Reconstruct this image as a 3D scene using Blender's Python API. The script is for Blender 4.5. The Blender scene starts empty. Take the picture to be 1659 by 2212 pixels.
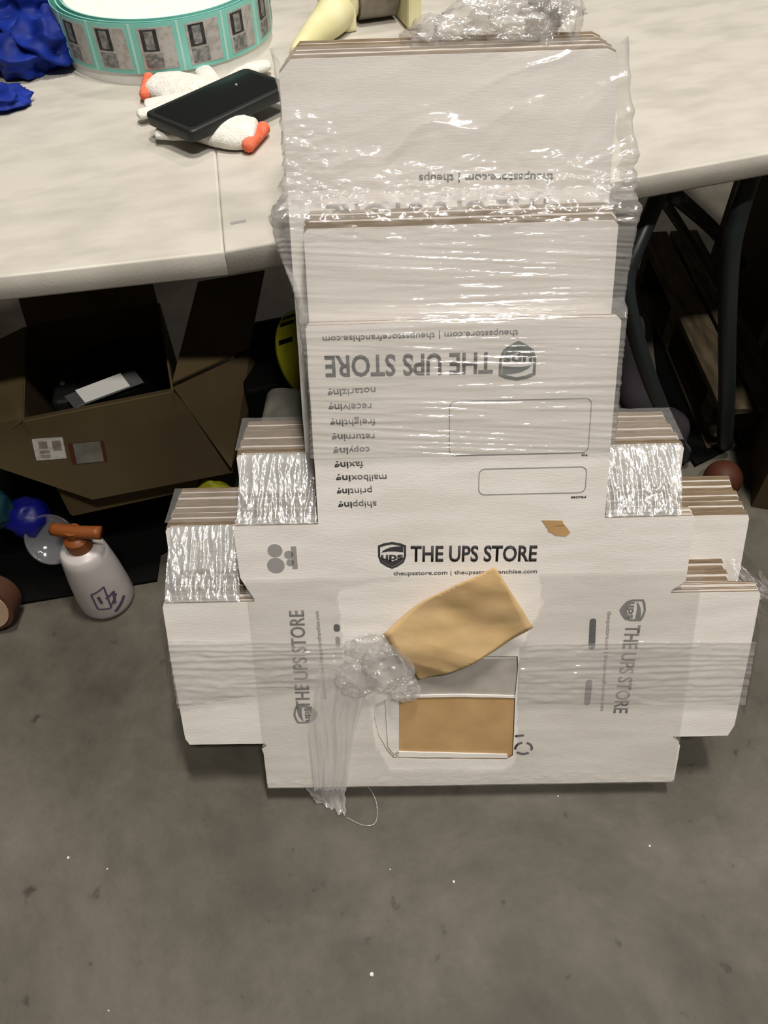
import bpy, bmesh, math, random
from mathutils import Matrix, Vector, noise
random.seed(7)
sc = bpy.context.scene
COL = sc.collection

# ---------------- camera ----------------
TH, RO, HC = 0.87027, -0.04452, 1.35
cam_d = bpy.data.cameras.new('camera'); cam = bpy.data.objects.new('camera', cam_d); COL.objects.link(cam)
cam_d.sensor_fit = 'HORIZONTAL'; cam_d.sensor_width = 36.0; cam_d.lens = 36.0*1700/1659
cam_d.clip_start = 0.02
_u = Vector((0, math.sin(TH), math.cos(TH))); _r = Vector((1, 0, 0)); _f = Vector((0, math.cos(TH), -math.sin(TH)))
_R = math.cos(RO)*_r + math.sin(RO)*_u; _U = -math.sin(RO)*_r + math.cos(RO)*_u
cam.matrix_world = Matrix(((_R.x, _U.x, -_f.x, 0), (_R.y, _U.y, -_f.y, 0), (_R.z, _U.z, -_f.z, HC), (0, 0, 0, 1)))
sc.camera = cam

# ---------------- world, lamps, exposure ----------------
w = bpy.data.worlds.new('warehouse_air'); sc.world = w; w.use_nodes = True
w.node_tree.nodes['Background'].inputs[0].default_value = (1.0, 0.93, 0.82, 1)
w.node_tree.nodes['Background'].inputs[1].default_value = 0.03
def area(name, loc, target, sx, sy, power, col=(1.0, 0.945, 0.865)):
    l = bpy.data.lights.new(name, 'AREA'); l.shape = 'RECTANGLE'; l.size = sx; l.size_y = sy; l.energy = power; l.color = col
    o = bpy.data.objects.new(name, l); COL.objects.link(o); o.location = loc
    o.rotation_euler = (Vector(target)-Vector(loc)).to_track_quat('-Z', 'Y').to_euler()
    return o
area('high_bay_lamp_overhead', (0.65, 0.95, 6.0), (0.2, 0.9, 0), 0.9, 0.3, 235)
area('high_bay_lamp_front', (0.9, -1.9, 6.0), (0.1, 0.9, 0.4), 0.9, 0.3, 195)
area('high_bay_lamp_right', (3.6, 0.2, 6.0), (0.2, 0.9, 0.4), 0.3, 0.9, 60)
area('high_bay_lamp_back', (0.9, 4.6, 6.0), (0.2, 1.6, 0.2), 0.9, 0.3, 70)
sc.view_settings.view_transform = 'Standard'
try: sc.view_settings.look = 'None'
except Exception: pass
sc.view_settings.gamma = 1.0; sc.view_settings.use_curve_mapping = False
sc.view_settings.exposure = 0.0
sc.cycles.transparent_max_bounces = 24; sc.cycles.max_bounces = 10
sc.cycles.sample_clamp_indirect = 6.0

# ---------------- frames ----------------
LAM, PB, PT, X0, Y0, TE = 0.47947, -0.02882, 0.25097, 0.10351, 0.47707, 1.06434
Bu = Vector((math.cos(PB), math.sin(PB), 0)); Bn = Vector((-math.sin(PB), math.cos(PB), 0))
Bv = math.sin(LAM)*Bn + math.cos(LAM)*Vector((0, 0, 1)); Bw = Bu.cross(Bv)
BF = Matrix(((Bu.x, Bv.x, Bw.x, X0), (Bu.y, Bv.y, Bw.y, Y0), (Bu.z, Bv.z, Bw.z, 0), (0, 0, 0, 1)))   # leaning bundle
TF = Matrix.Translation((0, TE, 0)) @ Matrix.Rotation(PT, 4, 'Z')                                       # table
SH = math.tan(LAM)

# ---------------- materials ----------------
def new_mat(name):
    m = bpy.data.materials.new(name); m.use_nodes = True; nt = m.node_tree; nt.nodes.clear()
    out = nt.nodes.new('ShaderNodeOutputMaterial'); return m, nt, out
def N(nt, t, **kw):
    n = nt.nodes.new(t)
    for k, v in kw.items():
        if k in n.inputs: n.inputs[k].default_value = v
        else: setattr(n, k, v)
    return n
def mat(name, c1, c2=None, rough=0.6, scale=12.0, stretch=(1, 1, 1), bump=0.0, bscale=60.0, spec=0.3, detail=4.0, lo=0.35, hi=0.65, metal=0.0, coat=0.0, trans=0.0, alpha=1.0):
    m, nt, out = new_mat(name)
    b = N(nt, 'ShaderNodeBsdfPrincipled'); b.inputs['Roughness'].default_value = rough
    b.inputs['Specular IOR Level'].default_value = spec; b.inputs['Metallic'].default_value = metal
    b.inputs['Coat Weight'].default_value = coat; b.inputs['Alpha'].default_value = alpha
    tc = N(nt, 'ShaderNodeTexCoord'); mp = N(nt, 'ShaderNodeMapping'); mp.inputs['Scale'].default_value = stretch
    nt.links.new(tc.outputs['Object'], mp.inputs[0])
    if c2 is None: b.inputs['Base Color'].default_value = (*c1, 1)
    else:
        nz = N(nt, 'ShaderNodeTexNoise'); nz.inputs['Scale'].default_value = scale; nz.inputs['Detail'].default_value = detail
        nt.links.new(mp.outputs[0], nz.inputs['Vector'])
        cr = N(nt, 'ShaderNodeValToRGB'); cr.color_ramp.elements[0].position = lo; cr.color_ramp.elements[1].position = hi
        cr.color_ramp.elements[0].color = (*c1, 1); cr.color_ramp.elements[1].color = (*c2, 1)
        nt.links.new(nz.outputs['Fac'], cr.inputs[0]); nt.links.new(cr.outputs[0], b.inputs['Base Color'])
    if bump:
        bn = N(nt, 'ShaderNodeTexNoise'); bn.inputs['Scale'].default_value = bscale; bn.inputs['Detail'].default_value = 3
        nt.links.new(mp.outputs[0], bn.inputs['Vector'])
        bp = N(nt, 'ShaderNodeBump'); bp.inputs['Strength'].default_value = bump; bp.inputs['Distance'].default_value = 0.004
        nt.links.new(bn.outputs['Fac'], bp.inputs['Height']); nt.links.new(bp.outputs[0], b.inputs['Normal'])
    nt.links.new(b.outputs[0], out.inputs[0]); return m
def film_mat(name, haze=0.10, gloss=0.10, rough=0.14, bump=0.6, sc_=(1, 1, 1), bscale=120.0, fres=0.6, hazecol=(0.93, 0.91, 0.89)):
    m, nt, out = new_mat(name)
    tc = N(nt, 'ShaderNodeTexCoord'); mp = N(nt, 'ShaderNodeMapping'); mp.inputs['Scale'].default_value = sc_
    nt.links.new(tc.outputs['Object'], mp.inputs[0])
    nz = N(nt, 'ShaderNodeTexNoise'); nz.inputs['Scale'].default_value = bscale; nz.inputs['Detail'].default_value = 2.5
    nt.links.new(mp.outputs[0], nz.inputs['Vector'])
    bp = N(nt, 'ShaderNodeBump'); bp.inputs['Strength'].default_value = bump; bp.inputs['Distance'].default_value = 0.003
    nt.links.new(nz.outputs['Fac'], bp.inputs['Height'])
    tr = N(nt, 'ShaderNodeBsdfTransparent'); tr.inputs[0].default_value = (0.965, 0.96, 0.955, 1)
    df = N(nt, 'ShaderNodeBsdfDiffuse'); df.inputs[0].default_value = (*hazecol, 1)
    gl = N(nt, 'ShaderNodeBsdfGlossy'); gl.inputs['Color'].default_value = (0.95, 0.95, 0.97, 1); gl.inputs['Roughness'].default_value = rough
    nt.links.new(bp.outputs[0], gl.inputs['Normal'])
    lw = N(nt, 'ShaderNodeLayerWeight'); lw.inputs['Blend'].default_value = 0.25; nt.links.new(bp.outputs[0], lw.inputs['Normal'])
    ma = N(nt, 'ShaderNodeMath'); ma.operation = 'MULTIPLY_ADD'; ma.inputs[1].default_value = fres; ma.inputs[2].default_value = gloss
    nt.links.new(lw.outputs['Facing'], ma.inputs[0])
    m1 = N(nt, 'ShaderNodeMixShader'); m1.inputs[0].default_value = haze
    nt.links.new(tr.outputs[0], m1.inputs[1]); nt.links.new(df.outputs[0], m1.inputs[2])
    m2 = N(nt, 'ShaderNodeMixShader'); nt.links.new(ma.outputs[0], m2.inputs[0])
    nt.links.new(m1.outputs[0], m2.inputs[1]); nt.links.new(gl.outputs[0], m2.inputs[2])
    nt.links.new(m2.outputs[0], out.inputs[0]); return m

M = {}
M['board'] = mat('white_corrugated_board', (0.71, 0.675, 0.635), (0.80, 0.765, 0.73), rough=0.5, scale=7, stretch=(1, 5, 1), bump=0.12, bscale=90, spec=0.35)
M['kraft_edge'] = mat('corrugated_board_edge', (0.13, 0.085, 0.05), (0.27, 0.20, 0.135), rough=0.8, scale=40, stretch=(1, 2, 14), bump=0.4, bscale=120)
M['inner'] = mat('brown_inner_liner', (0.21, 0.155, 0.10), (0.30, 0.23, 0.155), rough=0.8, scale=25, stretch=(1, 8, 1))
M['kraft'] = mat('kraft_liner', (0.44, 0.27, 0.12), (0.52, 0.335, 0.16), rough=0.7, scale=14, bump=0.15, bscale=30)
M['kraft_light'] = mat('kraft_liner_underside', (0.60, 0.40, 0.185), (0.69, 0.49, 0.26), rough=0.65, scale=9, bump=0.5, bscale=14)
M['grey_liner'] = mat('grey_inner_board', (0.34, 0.31, 0.28), (0.45, 0.41, 0.37), rough=0.7, scale=18)
M['ink'] = mat('black_print', (0.045, 0.045, 0.048), rough=0.6)
M['ink_grey'] = mat('grey_print', (0.16, 0.155, 0.15), rough=0.6)
M['ink_light'] = mat('pale_grey_print', (0.30, 0.29, 0.28), rough=0.6)
M['ink_green'] = mat('dark_green_grey_print', (0.07, 0.095, 0.09), rough=0.6)
M['film'] = film_mat('clear_stretch_film', haze=0.16, gloss=0.05, rough=0.10, bump=0.4, sc_=(1, 9, 1), bscale=26, fres=0.65)
M['film_clear'] = film_mat('thin_clear_film', haze=0.10, gloss=0.02, rough=0.12, bump=0.35, sc_=(2, 5, 1), bscale=16, fres=0.4)
M['film_bubble'] = film_mat('wrinkled_stretch_film', haze=0.42, gloss=0.14, rough=0.20, bump=0.9, sc_=(3.0, 1, 1), bscale=45, fres=0.45, hazecol=(0.62, 0.63, 0.62))
M['film_crumple'] = film_mat('crumpled_stretch_film', haze=0.15, gloss=0.05, rough=0.13, bump=0.9, bscale=55, fres=0.32)
M['film_strip'] = film_mat('gathered_stretch_film', haze=0.30, gloss=0.06, rough=0.12, bump=0.4, sc_=(9, .7, 1), bscale=16, fres=0.5)
M['film_fold'] = film_mat('folded_stretch_film', haze=0.16, gloss=0.05, rough=0.11, bump=0.30, sc_=(1, 1.6, 1), bscale=40, fres=0.5)
M['film_band'] = film_mat('tight_stretch_film_band', haze=0.18, gloss=0.09, rough=0.09, bump=0.5, sc_=(1, 5, 1), bscale=30, fres=0.5)
M['concrete'] = None

def concrete():
    m, nt, out = new_mat('stained_concrete')
    b = N(nt, 'ShaderNodeBsdfPrincipled'); b.inputs['Roughness'].default_value = 0.62; b.inputs['Specular IOR Level'].default_value = 0.35
    tc = N(nt, 'ShaderNodeTexCoord')
    def noise_(scale, detail, rough=0.6, dist=0.0):
        n = N(nt, 'ShaderNodeTexNoise'); n.inputs['Scale'].default_value = scale; n.inputs['Detail'].default_value = detail
        n.inputs['Roughness'].default_value = rough; n.inputs['Distortion'].default_value = dist
        nt.links.new(tc.outputs['Object'], n.inputs['Vector']); return n
    a = noise_(1.9, 9, 0.66, 0.5); c = noise_(13, 6, 0.7); d = noise_(150, 2)
    r1 = N(nt, 'ShaderNodeValToRGB'); r1.color_ramp.elements[0].position = 0.36; r1.color_ramp.elements[1].position = 0.66
    r1.color_ramp.elements[0].color = (0.060, 0.053, 0.041, 1); r1.color_ramp.elements[1].color = (0.135, 0.122, 0.100, 1)
    nt.links.new(a.outputs['Fac'], r1.inputs[0])
    r2 = N(nt, 'ShaderNodeValToRGB'); r2.color_ramp.elements[0].position = 0.3; r2.color_ramp.elements[1].position = 0.7
    r2.color_ramp.elements[0].color = (0.80, 0.79, 0.77, 1); r2.color_ramp.elements[1].color = (1.12, 1.12, 1.1, 1)
    nt.links.new(c.outputs['Fac'], r2.inputs[0])
    mx = N(nt, 'ShaderNodeMix', data_type='RGBA', blend_type='MULTIPLY'); mx.inputs['Factor'].default_value = 1.0
    nt.links.new(r1.outputs[0], mx.inputs['A']); nt.links.new(r2.outputs[0], mx.inputs['B'])
    # dark scuffs
    v = N(nt, 'ShaderNodeTexNoise'); v.inputs['Scale'].default_value = 26; v.inputs['Detail'].default_value = 4
    nt.links.new(tc.outputs['Object'], v.inputs['Vector'])
    r3 = N(nt, 'ShaderNodeValToRGB'); r3.color_ramp.elements[0].position = 0.26; r3.color_ramp.elements[1].position = 0.33
    r3.color_ramp.elements[0].color = (0.5, 0.46, 0.44, 1); r3.color_ramp.elements[1].color = (1, 1, 1, 1)
    nt.links.new(v.outputs['Fac'], r3.inputs[0])
    mx2 = N(nt, 'ShaderNodeMix', data_type='RGBA', blend_type='MULTIPLY'); mx2.inputs['Factor'].default_value = 1.0
    nt.links.new(mx.outputs['Result'], mx2.inputs['A']); nt.links.new(r3.outputs[0], mx2.inputs['B'])
    nt.links.new(mx2.outputs['Result'], b.inputs['Base Color'])
    bp = N(nt, 'ShaderNodeBump'); bp.inputs['Strength'].default_value = 0.15; bp.inputs['Distance'].default_value = 0.002
    nt.links.new(d.outputs['Fac'], bp.inputs['Height']); nt.links.new(bp.outputs[0], b.inputs['Normal'])
    nt.links.new(b.outputs[0], out.inputs[0]); return m
M['concrete'] = concrete()
M['table'] = mat('white_moulded_plastic', (0.45, 0.425, 0.375), (0.55, 0.52, 0.465), rough=0.42, scale=9, stretch=(1, 2.4, 1), bump=0.08, bscale=200, spec=0.4, lo=0.3, hi=0.6)
M['steel'] = mat('dark_grey_painted_steel', (0.018, 0.023, 0.024), rough=0.4, spec=0.5)
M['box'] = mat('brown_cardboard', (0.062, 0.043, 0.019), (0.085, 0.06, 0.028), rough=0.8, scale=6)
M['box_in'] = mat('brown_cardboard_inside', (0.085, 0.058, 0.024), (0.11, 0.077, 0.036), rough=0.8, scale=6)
M['black'] = mat('black_plastic', (0.004, 0.004, 0.004), rough=0.6, spec=0.08)
M['blackfan'] = mat('black_matte_plastic', (0.012, 0.014, 0.013), rough=0.45, spec=0.3)
M['phone'] = mat('black_rubber_case', (0.012, 0.014, 0.014), rough=0.45, spec=0.4)
M['glass'] = mat('dark_screen_glass', (0.004, 0.006, 0.006), rough=0.12, spec=0.5)
M['white'] = mat('white_paper', (0.78, 0.77, 0.74), rough=0.6)
M['label'] = mat('grey_label_paper', (0.36, 0.34, 0.32), (0.47, 0.45, 0.42), rough=0.6, scale=90, lo=0.40, hi=0.55)
M['label_dark'] = mat('black_label_print', (0.02, 0.02, 0.02), (0.05, 0.05, 0.05), rough=0.6, scale=120)
M['label_mid'] = mat('dark_grey_label_print', (0.13, 0.135, 0.13), (0.28, 0.28, 0.27), rough=0.6, scale=130, lo=0.4, hi=0.6)
M['teal'] = mat('teal_backing_paper', (0.19, 0.56, 0.48), (0.26, 0.63, 0.55), rough=0.45, scale=8, spec=0.4)
M['teal_pale'] = mat('pale_teal_gap', (0.46, 0.72, 0.65), rough=0.45)
M['rollwhite'] = mat('white_wound_paper', (0.80, 0.80, 0.76), (0.86, 0.86, 0.82), rough=0.5, scale=30)
M['blue'] = mat('blue_nitrile_rubber', (0.003, 0.014, 0.14), (0.006, 0.026, 0.26), rough=0.6, scale=20, spec=0.2)
M['knit'] = mat('white_knit_cotton', (0.70, 0.68, 0.62), (0.80, 0.78, 0.73), rough=0.9, scale=80, bump=0.6, bscale=260)
M['orange'] = mat('orange_knit_cuff', (0.80, 0.13, 0.05), (0.72, 0.22, 0.14), rough=0.85, scale=60, bump=0.4, bscale=200)
M['cream'] = mat('pale_yellow_plastic', (0.66, 0.62, 0.33), (0.78, 0.74, 0.47), rough=0.5, scale=14)
M['tape'] = mat('grey_brown_tape_roll', (0.16, 0.13, 0.10), (0.30, 0.27, 0.23), rough=0.35, scale=25)
M['yellow'] = mat('yellow_label_vinyl', (0.26, 0.25, 0.012), (0.38, 0.37, 0.02), rough=0.5, scale=18)
M['olive'] = mat('dark_yellow_plastic', (0.30, 0.30, 0.012), rough=0.6)
M['bottle'] = mat('white_bottle_plastic', (0.46, 0.42, 0.41), (0.52, 0.48, 0.47), rough=0.35, scale=12, spec=0.45)
M['capor'] = mat('orange_bottle_cap', (0.19, 0.055, 0.012), rough=0.45)
M['purple'] = mat('purple_grey_marker', (0.10, 0.07, 0.12), rough=0.6)
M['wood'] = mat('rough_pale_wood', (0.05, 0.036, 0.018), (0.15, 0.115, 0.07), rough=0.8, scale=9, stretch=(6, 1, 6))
M['tan'] = mat('tan_paper', (0.36, 0.24, 0.16), (0.42, 0.29, 0.20), rough=0.6, scale=20)
M['brown'] = mat('dark_brown_paper_core', (0.07, 0.028, 0.016), rough=0.7)
M['rust'] = mat('rust_red_rubber', (0.065, 0.018, 0.008), rough=0.6)
M['bluetop'] = mat('deep_blue_plastic', (0.006, 0.008, 0.20), rough=0.4)
M['tealdark'] = mat('dark_teal_plastic', (0.01, 0.05, 0.07), rough=0.5)
M['clearcup'] = film_mat('clear_rigid_plastic', haze=0.12, gloss=0.05, rough=0.1, bump=0.0, fres=0.5, hazecol=(0.7, 0.7, 0.75))
M['violet'] = mat('grey_violet_cloth', (0.05, 0.042, 0.05), rough=0.9)
M['spool'] = mat('grey_wound_strapping', (0.10, 0.10, 0.085), (0.16, 0.155, 0.13), rough=0.6, scale=30)

M['hall'] = mat('grey_painted_hall_panel', (0.12, 0.115, 0.105), (0.14, 0.135, 0.12), rough=0.8, scale=2)

# ---------------- helpers ----------------
def obj(name, mesh, mats=(), parent=None, mw=None, smooth=False, label=None, cat=None, group=None, kind=None):
    o = bpy.data.objects.new(name, mesh); COL.objects.link(o)
    if mats:
        if not len(mesh.materials):
            for m in mats: mesh.materials.append(m)
    if parent is not None: o.parent = parent
    if mw is not None: o.matrix_basis = mw
    if smooth and mesh is not None:
        for p in mesh.polygons: p.use_smooth = True
    tag(o, label, cat, group, kind); return o
def tag(o, label=None, cat=None, group=None, kind=None):
    for k, v in (('label', label), ('category', cat), ('group', group), ('kind', kind)):
        if v: o[k] = v
    return o
def empty(name, mw, label, cat, group=None):
    o = bpy.data.objects.new(name, None); COL.objects.link(o); o.empty_display_size = 0.05
    o.matrix_basis = mw; return tag(o, label, cat, group)
def mesh_from(verts, faces, name='mesh'):
    me = bpy.data.meshes.new(name); me.from_pydata([tuple(v) for v in verts], [], faces); me.update(); return me
def bm_mesh(bm, name='mesh'):
    bmesh.ops.recalc_face_normals(bm, faces=bm.faces)
    me = bpy.data.meshes.new(name); bm.to_mesh(me); bm.free(); return me
def poly_bm(loops, z0, z1, bevel=0.0):
    """filled 2D outline with holes, extruded from z0 to z1"""
    cu = bpy.data.curves.new('outline', 'CURVE'); cu.dimensions = '2D'; cu.fill_mode = 'BOTH'; cu.extrude = (z1-z0)/2
    if bevel: cu.bevel_depth = bevel; cu.bevel_resolution = 1; cu.extrude = max(0, (z1-z0)/2-bevel); cu.offset = -bevel
    for lp in loops:
        sp = cu.splines.new('POLY'); sp.points.add(len(lp)-1); sp.use_cyclic_u = True
        for i, p in enumerate(lp): sp.points[i].co = (p[0], p[1], 0, 1)
    ob = bpy.data.objects.new('outline', cu); COL.objects.link(ob)
    me = bpy.data.meshes.new_from_object(ob); bpy.data.objects.remove(ob); bpy.data.curves.remove(cu)
    bm = bmesh.new(); bm.from_mesh(me); bpy.data.meshes.remove(me)
    bmesh.ops.remove_doubles(bm, verts=bm.verts, dist=1e-5)
    bmesh.ops.translate(bm, verts=bm.verts, vec=(0, 0, (z0+z1)/2)); return bm
def join(bms):
    base = bmesh.new()
    for b in bms:
        me = bpy.data.meshes.new('t'); b.to_mesh(me); b.free(); base.from_mesh(me); bpy.data.meshes.remove(me)
    return base
def box_bm(x0, x1, y0, y1, z0, z1, bev=0.0, seg=2):
    bm = bmesh.new(); bmesh.ops.create_cube(bm, size=1)
    bmesh.ops.transform(bm, matrix=Matrix.Translation(((x0+x1)/2, (y0+y1)/2, (z0+z1)/2)) @ Matrix.Diagonal((x1-x0, y1-y0, z1-z0, 1)), verts=bm.verts)
    if bev: bmesh.ops.bevel(bm, geom=bm.edges[:], offset=bev, segments=seg, profile=0.5, affect='EDGES')
    return bm
def slab_quad_bm(a, b, c, d, th):
    """board between four 3D corners with thickness th"""
    a, b, c, d = map(Vector, (a, b, c, d)); n = ((b-a).cross(d-a)).normalized()*th/2
    bm = bmesh.new(); vs = [bm.verts.new(p+s*n) for s in (-1, 1) for p in (a, b, c, d)]
    for f in ((0, 1, 2, 3), (4, 7, 6, 5), (0, 4, 5, 1), (1, 5, 6, 2), (2, 6, 7, 3), (3, 7, 4, 0)): bm.faces.new([vs[i] for i in f])
    return bm
def lathe_bm(prof, seg=48, cap=True):
    bm = bmesh.new(); rings = []
    for r, z in prof:
        rings.append([bm.verts.new((r*math.cos(2*math.pi*i/seg), r*math.sin(2*math.pi*i/seg), z)) for i in range(seg)])
    for k in range(len(rings)-1):
        for i in range(seg):
            j = (i+1) % seg; bm.faces.new((rings[k][i], rings[k][j], rings[k+1][j], rings[k+1][i]))
    if cap:
        for rg in (rings[0], rings[-1]):
            try: bm.faces.new(rg)
            except ValueError: pass
    return bm
def smoothpath(pts, n=8):
    pts = [Vector(p) for p in pts]; out = []
    for i in range(len(pts)-1):
        p0 = pts[max(i-1, 0)]; p1 = pts[i]; p2 = pts[i+1]; p3 = pts[min(i+2, len(pts)-1)]
        for k in range(n):
            t = k/n
            out.append(0.5*((2*p1)+(-p0+p2)*t+(2*p0-5*p1+4*p2-p3)*t*t+(-p0+3*p1-3*p2+p3)*t**3))
    out.append(pts[-1]); return out
def tube_bm(pts, r, seg=14, sm=8, radii=None):
    path = smoothpath(pts, sm) if sm > 1 else [Vector(p) for p in pts]; bm = bmesh.new(); rings = []; up = Vector((0.13, 0.21, 0.97)).normalized()
    n = len(path)
    for i, p in enumerate(path):
        t = (path[min(i+1, n-1)]-path[max(i-1, 0)]).normalized(); a = t.cross(up)
        if a.length < 0.05: a = t.cross(Vector((1, 0, 0)))
        a.normalize(); b = t.cross(a); rr = r if radii is None else radii(i/(n-1))
        rings.append([bm.verts.new(p+rr*(math.cos(2*math.pi*k/seg)*a+math.sin(2*math.pi*k/seg)*b)) for k in range(seg)])
    for k in range(n-1):
        for i in range(seg):
            j = (i+1) % seg; bm.faces.new((rings[k][i], rings[k][j], rings[k+1][j], rings[k+1][i]))
    bm.faces.new(rings[0]); bm.faces.new(rings[-1]); return bm
def rough_outline(lp, step=0.012, amp=0.0008, seed=0):
    out = []
    for i, a in enumerate(lp):
        b = lp[(i+1) % len(lp)]; L = math.hypot(b[0]-a[0], b[1]-a[1]); k = max(1, int(L/step))
        for j in range(k):
            t = j/k; x = a[0]+(b[0]-a[0])*t; y = a[1]+(b[1]-a[1])*t
            if j: nv = noise.noise_vector(Vector((x*30, y*30, seed))); x += nv.x*amp; y += nv.y*amp
            out.append((x, y))
    return out
def grid_me(fn, nu, nv, keep=None, name='mesh'):
    vs = [fn(i/nu, j/nv) for j in range(nv+1) for i in range(nu+1)]
    fs = []
    for j in range(nv):
        for i in range(nu):
            if keep is None or keep((i+.5)/nu, (j+.5)/nv): 
                a = j*(nu+1)+i; fs.append((a, a+1, a+nu+2, a+nu+1))
    me = mesh_from(vs, fs, name); bm = bmesh.new(); bm.from_mesh(me)
    loose = [v for v in bm.verts if not v.link_faces]; bmesh.ops.delete(bm, geom=loose, context='VERTS'); bm.to_mesh(me); bm.free(); return me
def nz(x, y, z=0.0): return noise.noise(Vector((x, y, z)))
def ridge(x, y, z=0.0): return 1-abs(2*nz(x, y, z))
def fbm(x, y, z=0.0, o=3): 
    s = 0; a = 1.0
    for k in range(o): s += a*nz(x, y, z); x *= 2.1; y *= 2.1; z += 3.7; a *= .5
    return s
def inpoly(x, y, P):
    c = False; n = len(P); j = n-1
    for i in range(n):
        if ((P[i][1] > y) != (P[j][1] > y)) and x < (P[j][0]-P[i][0])*(y-P[i][1])/(P[j][1]-P[i][1])+P[i][0]: c = not c
        j = i
    return c
def text_me(s, cx, cy, width, height, rot=0.0, bold=0.0, align='C', w0=0.0, thick=0.0004):
    """flat lettering with the given width and cap height; rot turns it in its plane"""
    cu = bpy.data.curves.new('lettering', 'FONT'); cu.body = s; cu.size = 1; cu.offset = bold; cu.extrude = 0; cu.resolution_u = 3
    ob = bpy.data.objects.new('lettering', cu); COL.objects.link(ob); me = bpy.data.meshes.new_from_object(ob)
    bpy.data.objects.remove(ob); bpy.data.curves.remove(cu)
    xs = [v.co.x for v in me.vertices]; x0, x1 = min(xs), max(xs); H = 0.69
    sx = width/(x1-x0); sy = height/H
    ax = {'C': (x0+x1)/2, 'L': x0, 'R': x1}[align]
    c, n_ = math.cos(rot), math.sin(rot)
    for v in me.vertices:
        x = (v.co.x-ax)*sx; y = (v.co.y-H/2)*sy
        v.co = (cx+x*c-y*n_, cy+x*n_+y*c, w0)
    bm = bmesh.new(); bm.from_mesh(me)
    r = bmesh.ops.extrude_face_region(bm, geom=bm.faces[:]); bmesh.ops.translate(bm, verts=[g for g in r['geom'] if isinstance(g, bmesh.types.BMVert)], vec=(0, 0, thick))
    bm.to_mesh(me); bm.free(); return me
def rrect(x0, y0, x1, y1, r, n=5):
    out = []
    for cx, cy, a in ((x1-r, y1-r, 0), (x0+r, y1-r, 90), (x0+r, y0+r, 180), (x1-r, y0+r, 270)):
        for k in range(n+1):
            t = math.radians(a+90*k/n); out.append((cx+r*math.cos(t), cy+r*math.sin(t)))
    return out
def place(lp, cx, cy, s=1.0, rot=0.0, sx=1.0):
    c, n_ = math.cos(rot), math.sin(rot)
    return [(cx+(x*sx*s)*c-(y*s)*n_, cy+(x*sx*s)*n_+(y*s)*c) for x, y in lp]
I = Matrix.Identity(4)

# ---------------- the setting ----------------
me = mesh_from([(-4, -2.5, 0), (5, -2.5, 0), (5, 6, 0), (-4, 6, 0), (-4, -2.5, -.1), (5, -2.5, -.1), (5, 6, -.1), (-4, 6, -.1)],
               [(0, 1, 2, 3), (7, 6, 5, 4), (0, 4, 5, 1), (1, 5, 6, 2), (2, 6, 7, 3), (3, 7, 4, 0)])
obj('floor', me, [M['concrete']], kind='structure')

def wallbox(name, x0, x1, y0, y1, z0, z1, m):
    obj(name, bm_mesh(box_bm(x0, x1, y0, y1, z0, z1)), [m], kind='structure')
wallbox('wall_back', -4.1, 5.1, 6.0, 6.1, -.1, 7.1, M['hall'])
wallbox('ceiling', -4.1, 5.1, -2.6, 6.1, 7.0, 7.1, M['hall'])

# ---------------- folding table ----------------
table = empty('folding_table', TF, 'white moulded plastic folding table with grey legs, bundle leaning on its front edge', 'table')
TI = TF.inverted()
def W2T(p): return TI @ Vector(p)
seam0 = (-.217, 0.0); seam1 = (-.105, 1.02)
A = W2T((-.5343, .9721, 0)); Bp = W2T((-.2091, 1.0104, 0)); dirL = (A-Bp).normalized(); Lend = Bp+dirL*0.85
def top_half(outline, name):
    bm = poly_bm([outline], 0.70, 0.74, bevel=0.0035)
    return obj(name, bm_mesh(bm), [M['table']], parent=table, smooth=False)
left_poly = [(seam0[0]-.0004, 0.0), (seam1[0]-.0004, seam1[1]), (-1.05, 1.02), (Lend.x, Lend.y)]
right_poly = [(seam0[0]+.0004, 0.0), (1.30, 0.0), (1.30, 1.02), (seam1[0]+.0004, seam1[1])]
top_half(left_poly, 'tabletop'); top_half(right_poly, 'tabletop')
def T3(*pts): return [W2T(p) for p in pts]
L1 = [(0.5074, 1.2977, 0.6503), (0.4759, 1.2483, 0.5996), (0.4516, 1.2111, 0.5417), (0.4692, 1.195, 0.4638), (0.5531, 1.2062, 0.283), (0.6986, 1.2434, 0.0197)]
obj('leg', bm_mesh(tube_bm(T3(*L1), 0.0155)), [M['steel']], parent=table, smooth=True)
L2 = [(0.6632, 1.3066, 0.6718), (0.6535, 1.2835, 0.5975), (0.6548, 1.2632, 0.5267), (0.6875, 1.2509, 0.3901), (0.7447, 1.2553, 0.2039), (0.7951, 1.2682, 0.0342)]
obj('leg', bm_mesh(tube_bm(T3(*L2), 0.0175)), [M['steel']], parent=table, smooth=True)
for L, r in (([(0.5113, 1.2987, 0.6352), (0.648, 1.437, 0.4607), (0.8354, 1.5882, 0.2141)], 0.009), ([(0.5291, 1.3032, 0.6405), (0.7355, 1.5213, 0.428), (0.9191, 1.7129, 0.219)], 0.014)):
    obj('brace', bm_mesh(tube_bm(T3(*L), r, sm=4)), [M['steel']], parent=table, smooth=True)
for y in (0.12, 0.88):
    obj('leg', bm_mesh(tube_bm([(-0.93, y, 0.70), (-0.93, y, 0.0)], 0.0125, sm=1)), [M['steel']], parent=table, smooth=True)
obj('leg', bm_mesh(tube_bm([(0.5, 0.88, 0.70), (0.52, 0.9, 0.0)], 0.0125, sm=1)), [M['steel']], parent=table, smooth=True)
bm = poly_bm([rrect(-.012, -.0035, .012, .0035, .003)], 0.7402, 0.7405)
obj('scuff_mark', bm_mesh(bm), [M['ink_light']], parent=table, mw=Matrix.Translation((*(-0.1845, 0.073), 0)), label='small grey scuff')

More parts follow.
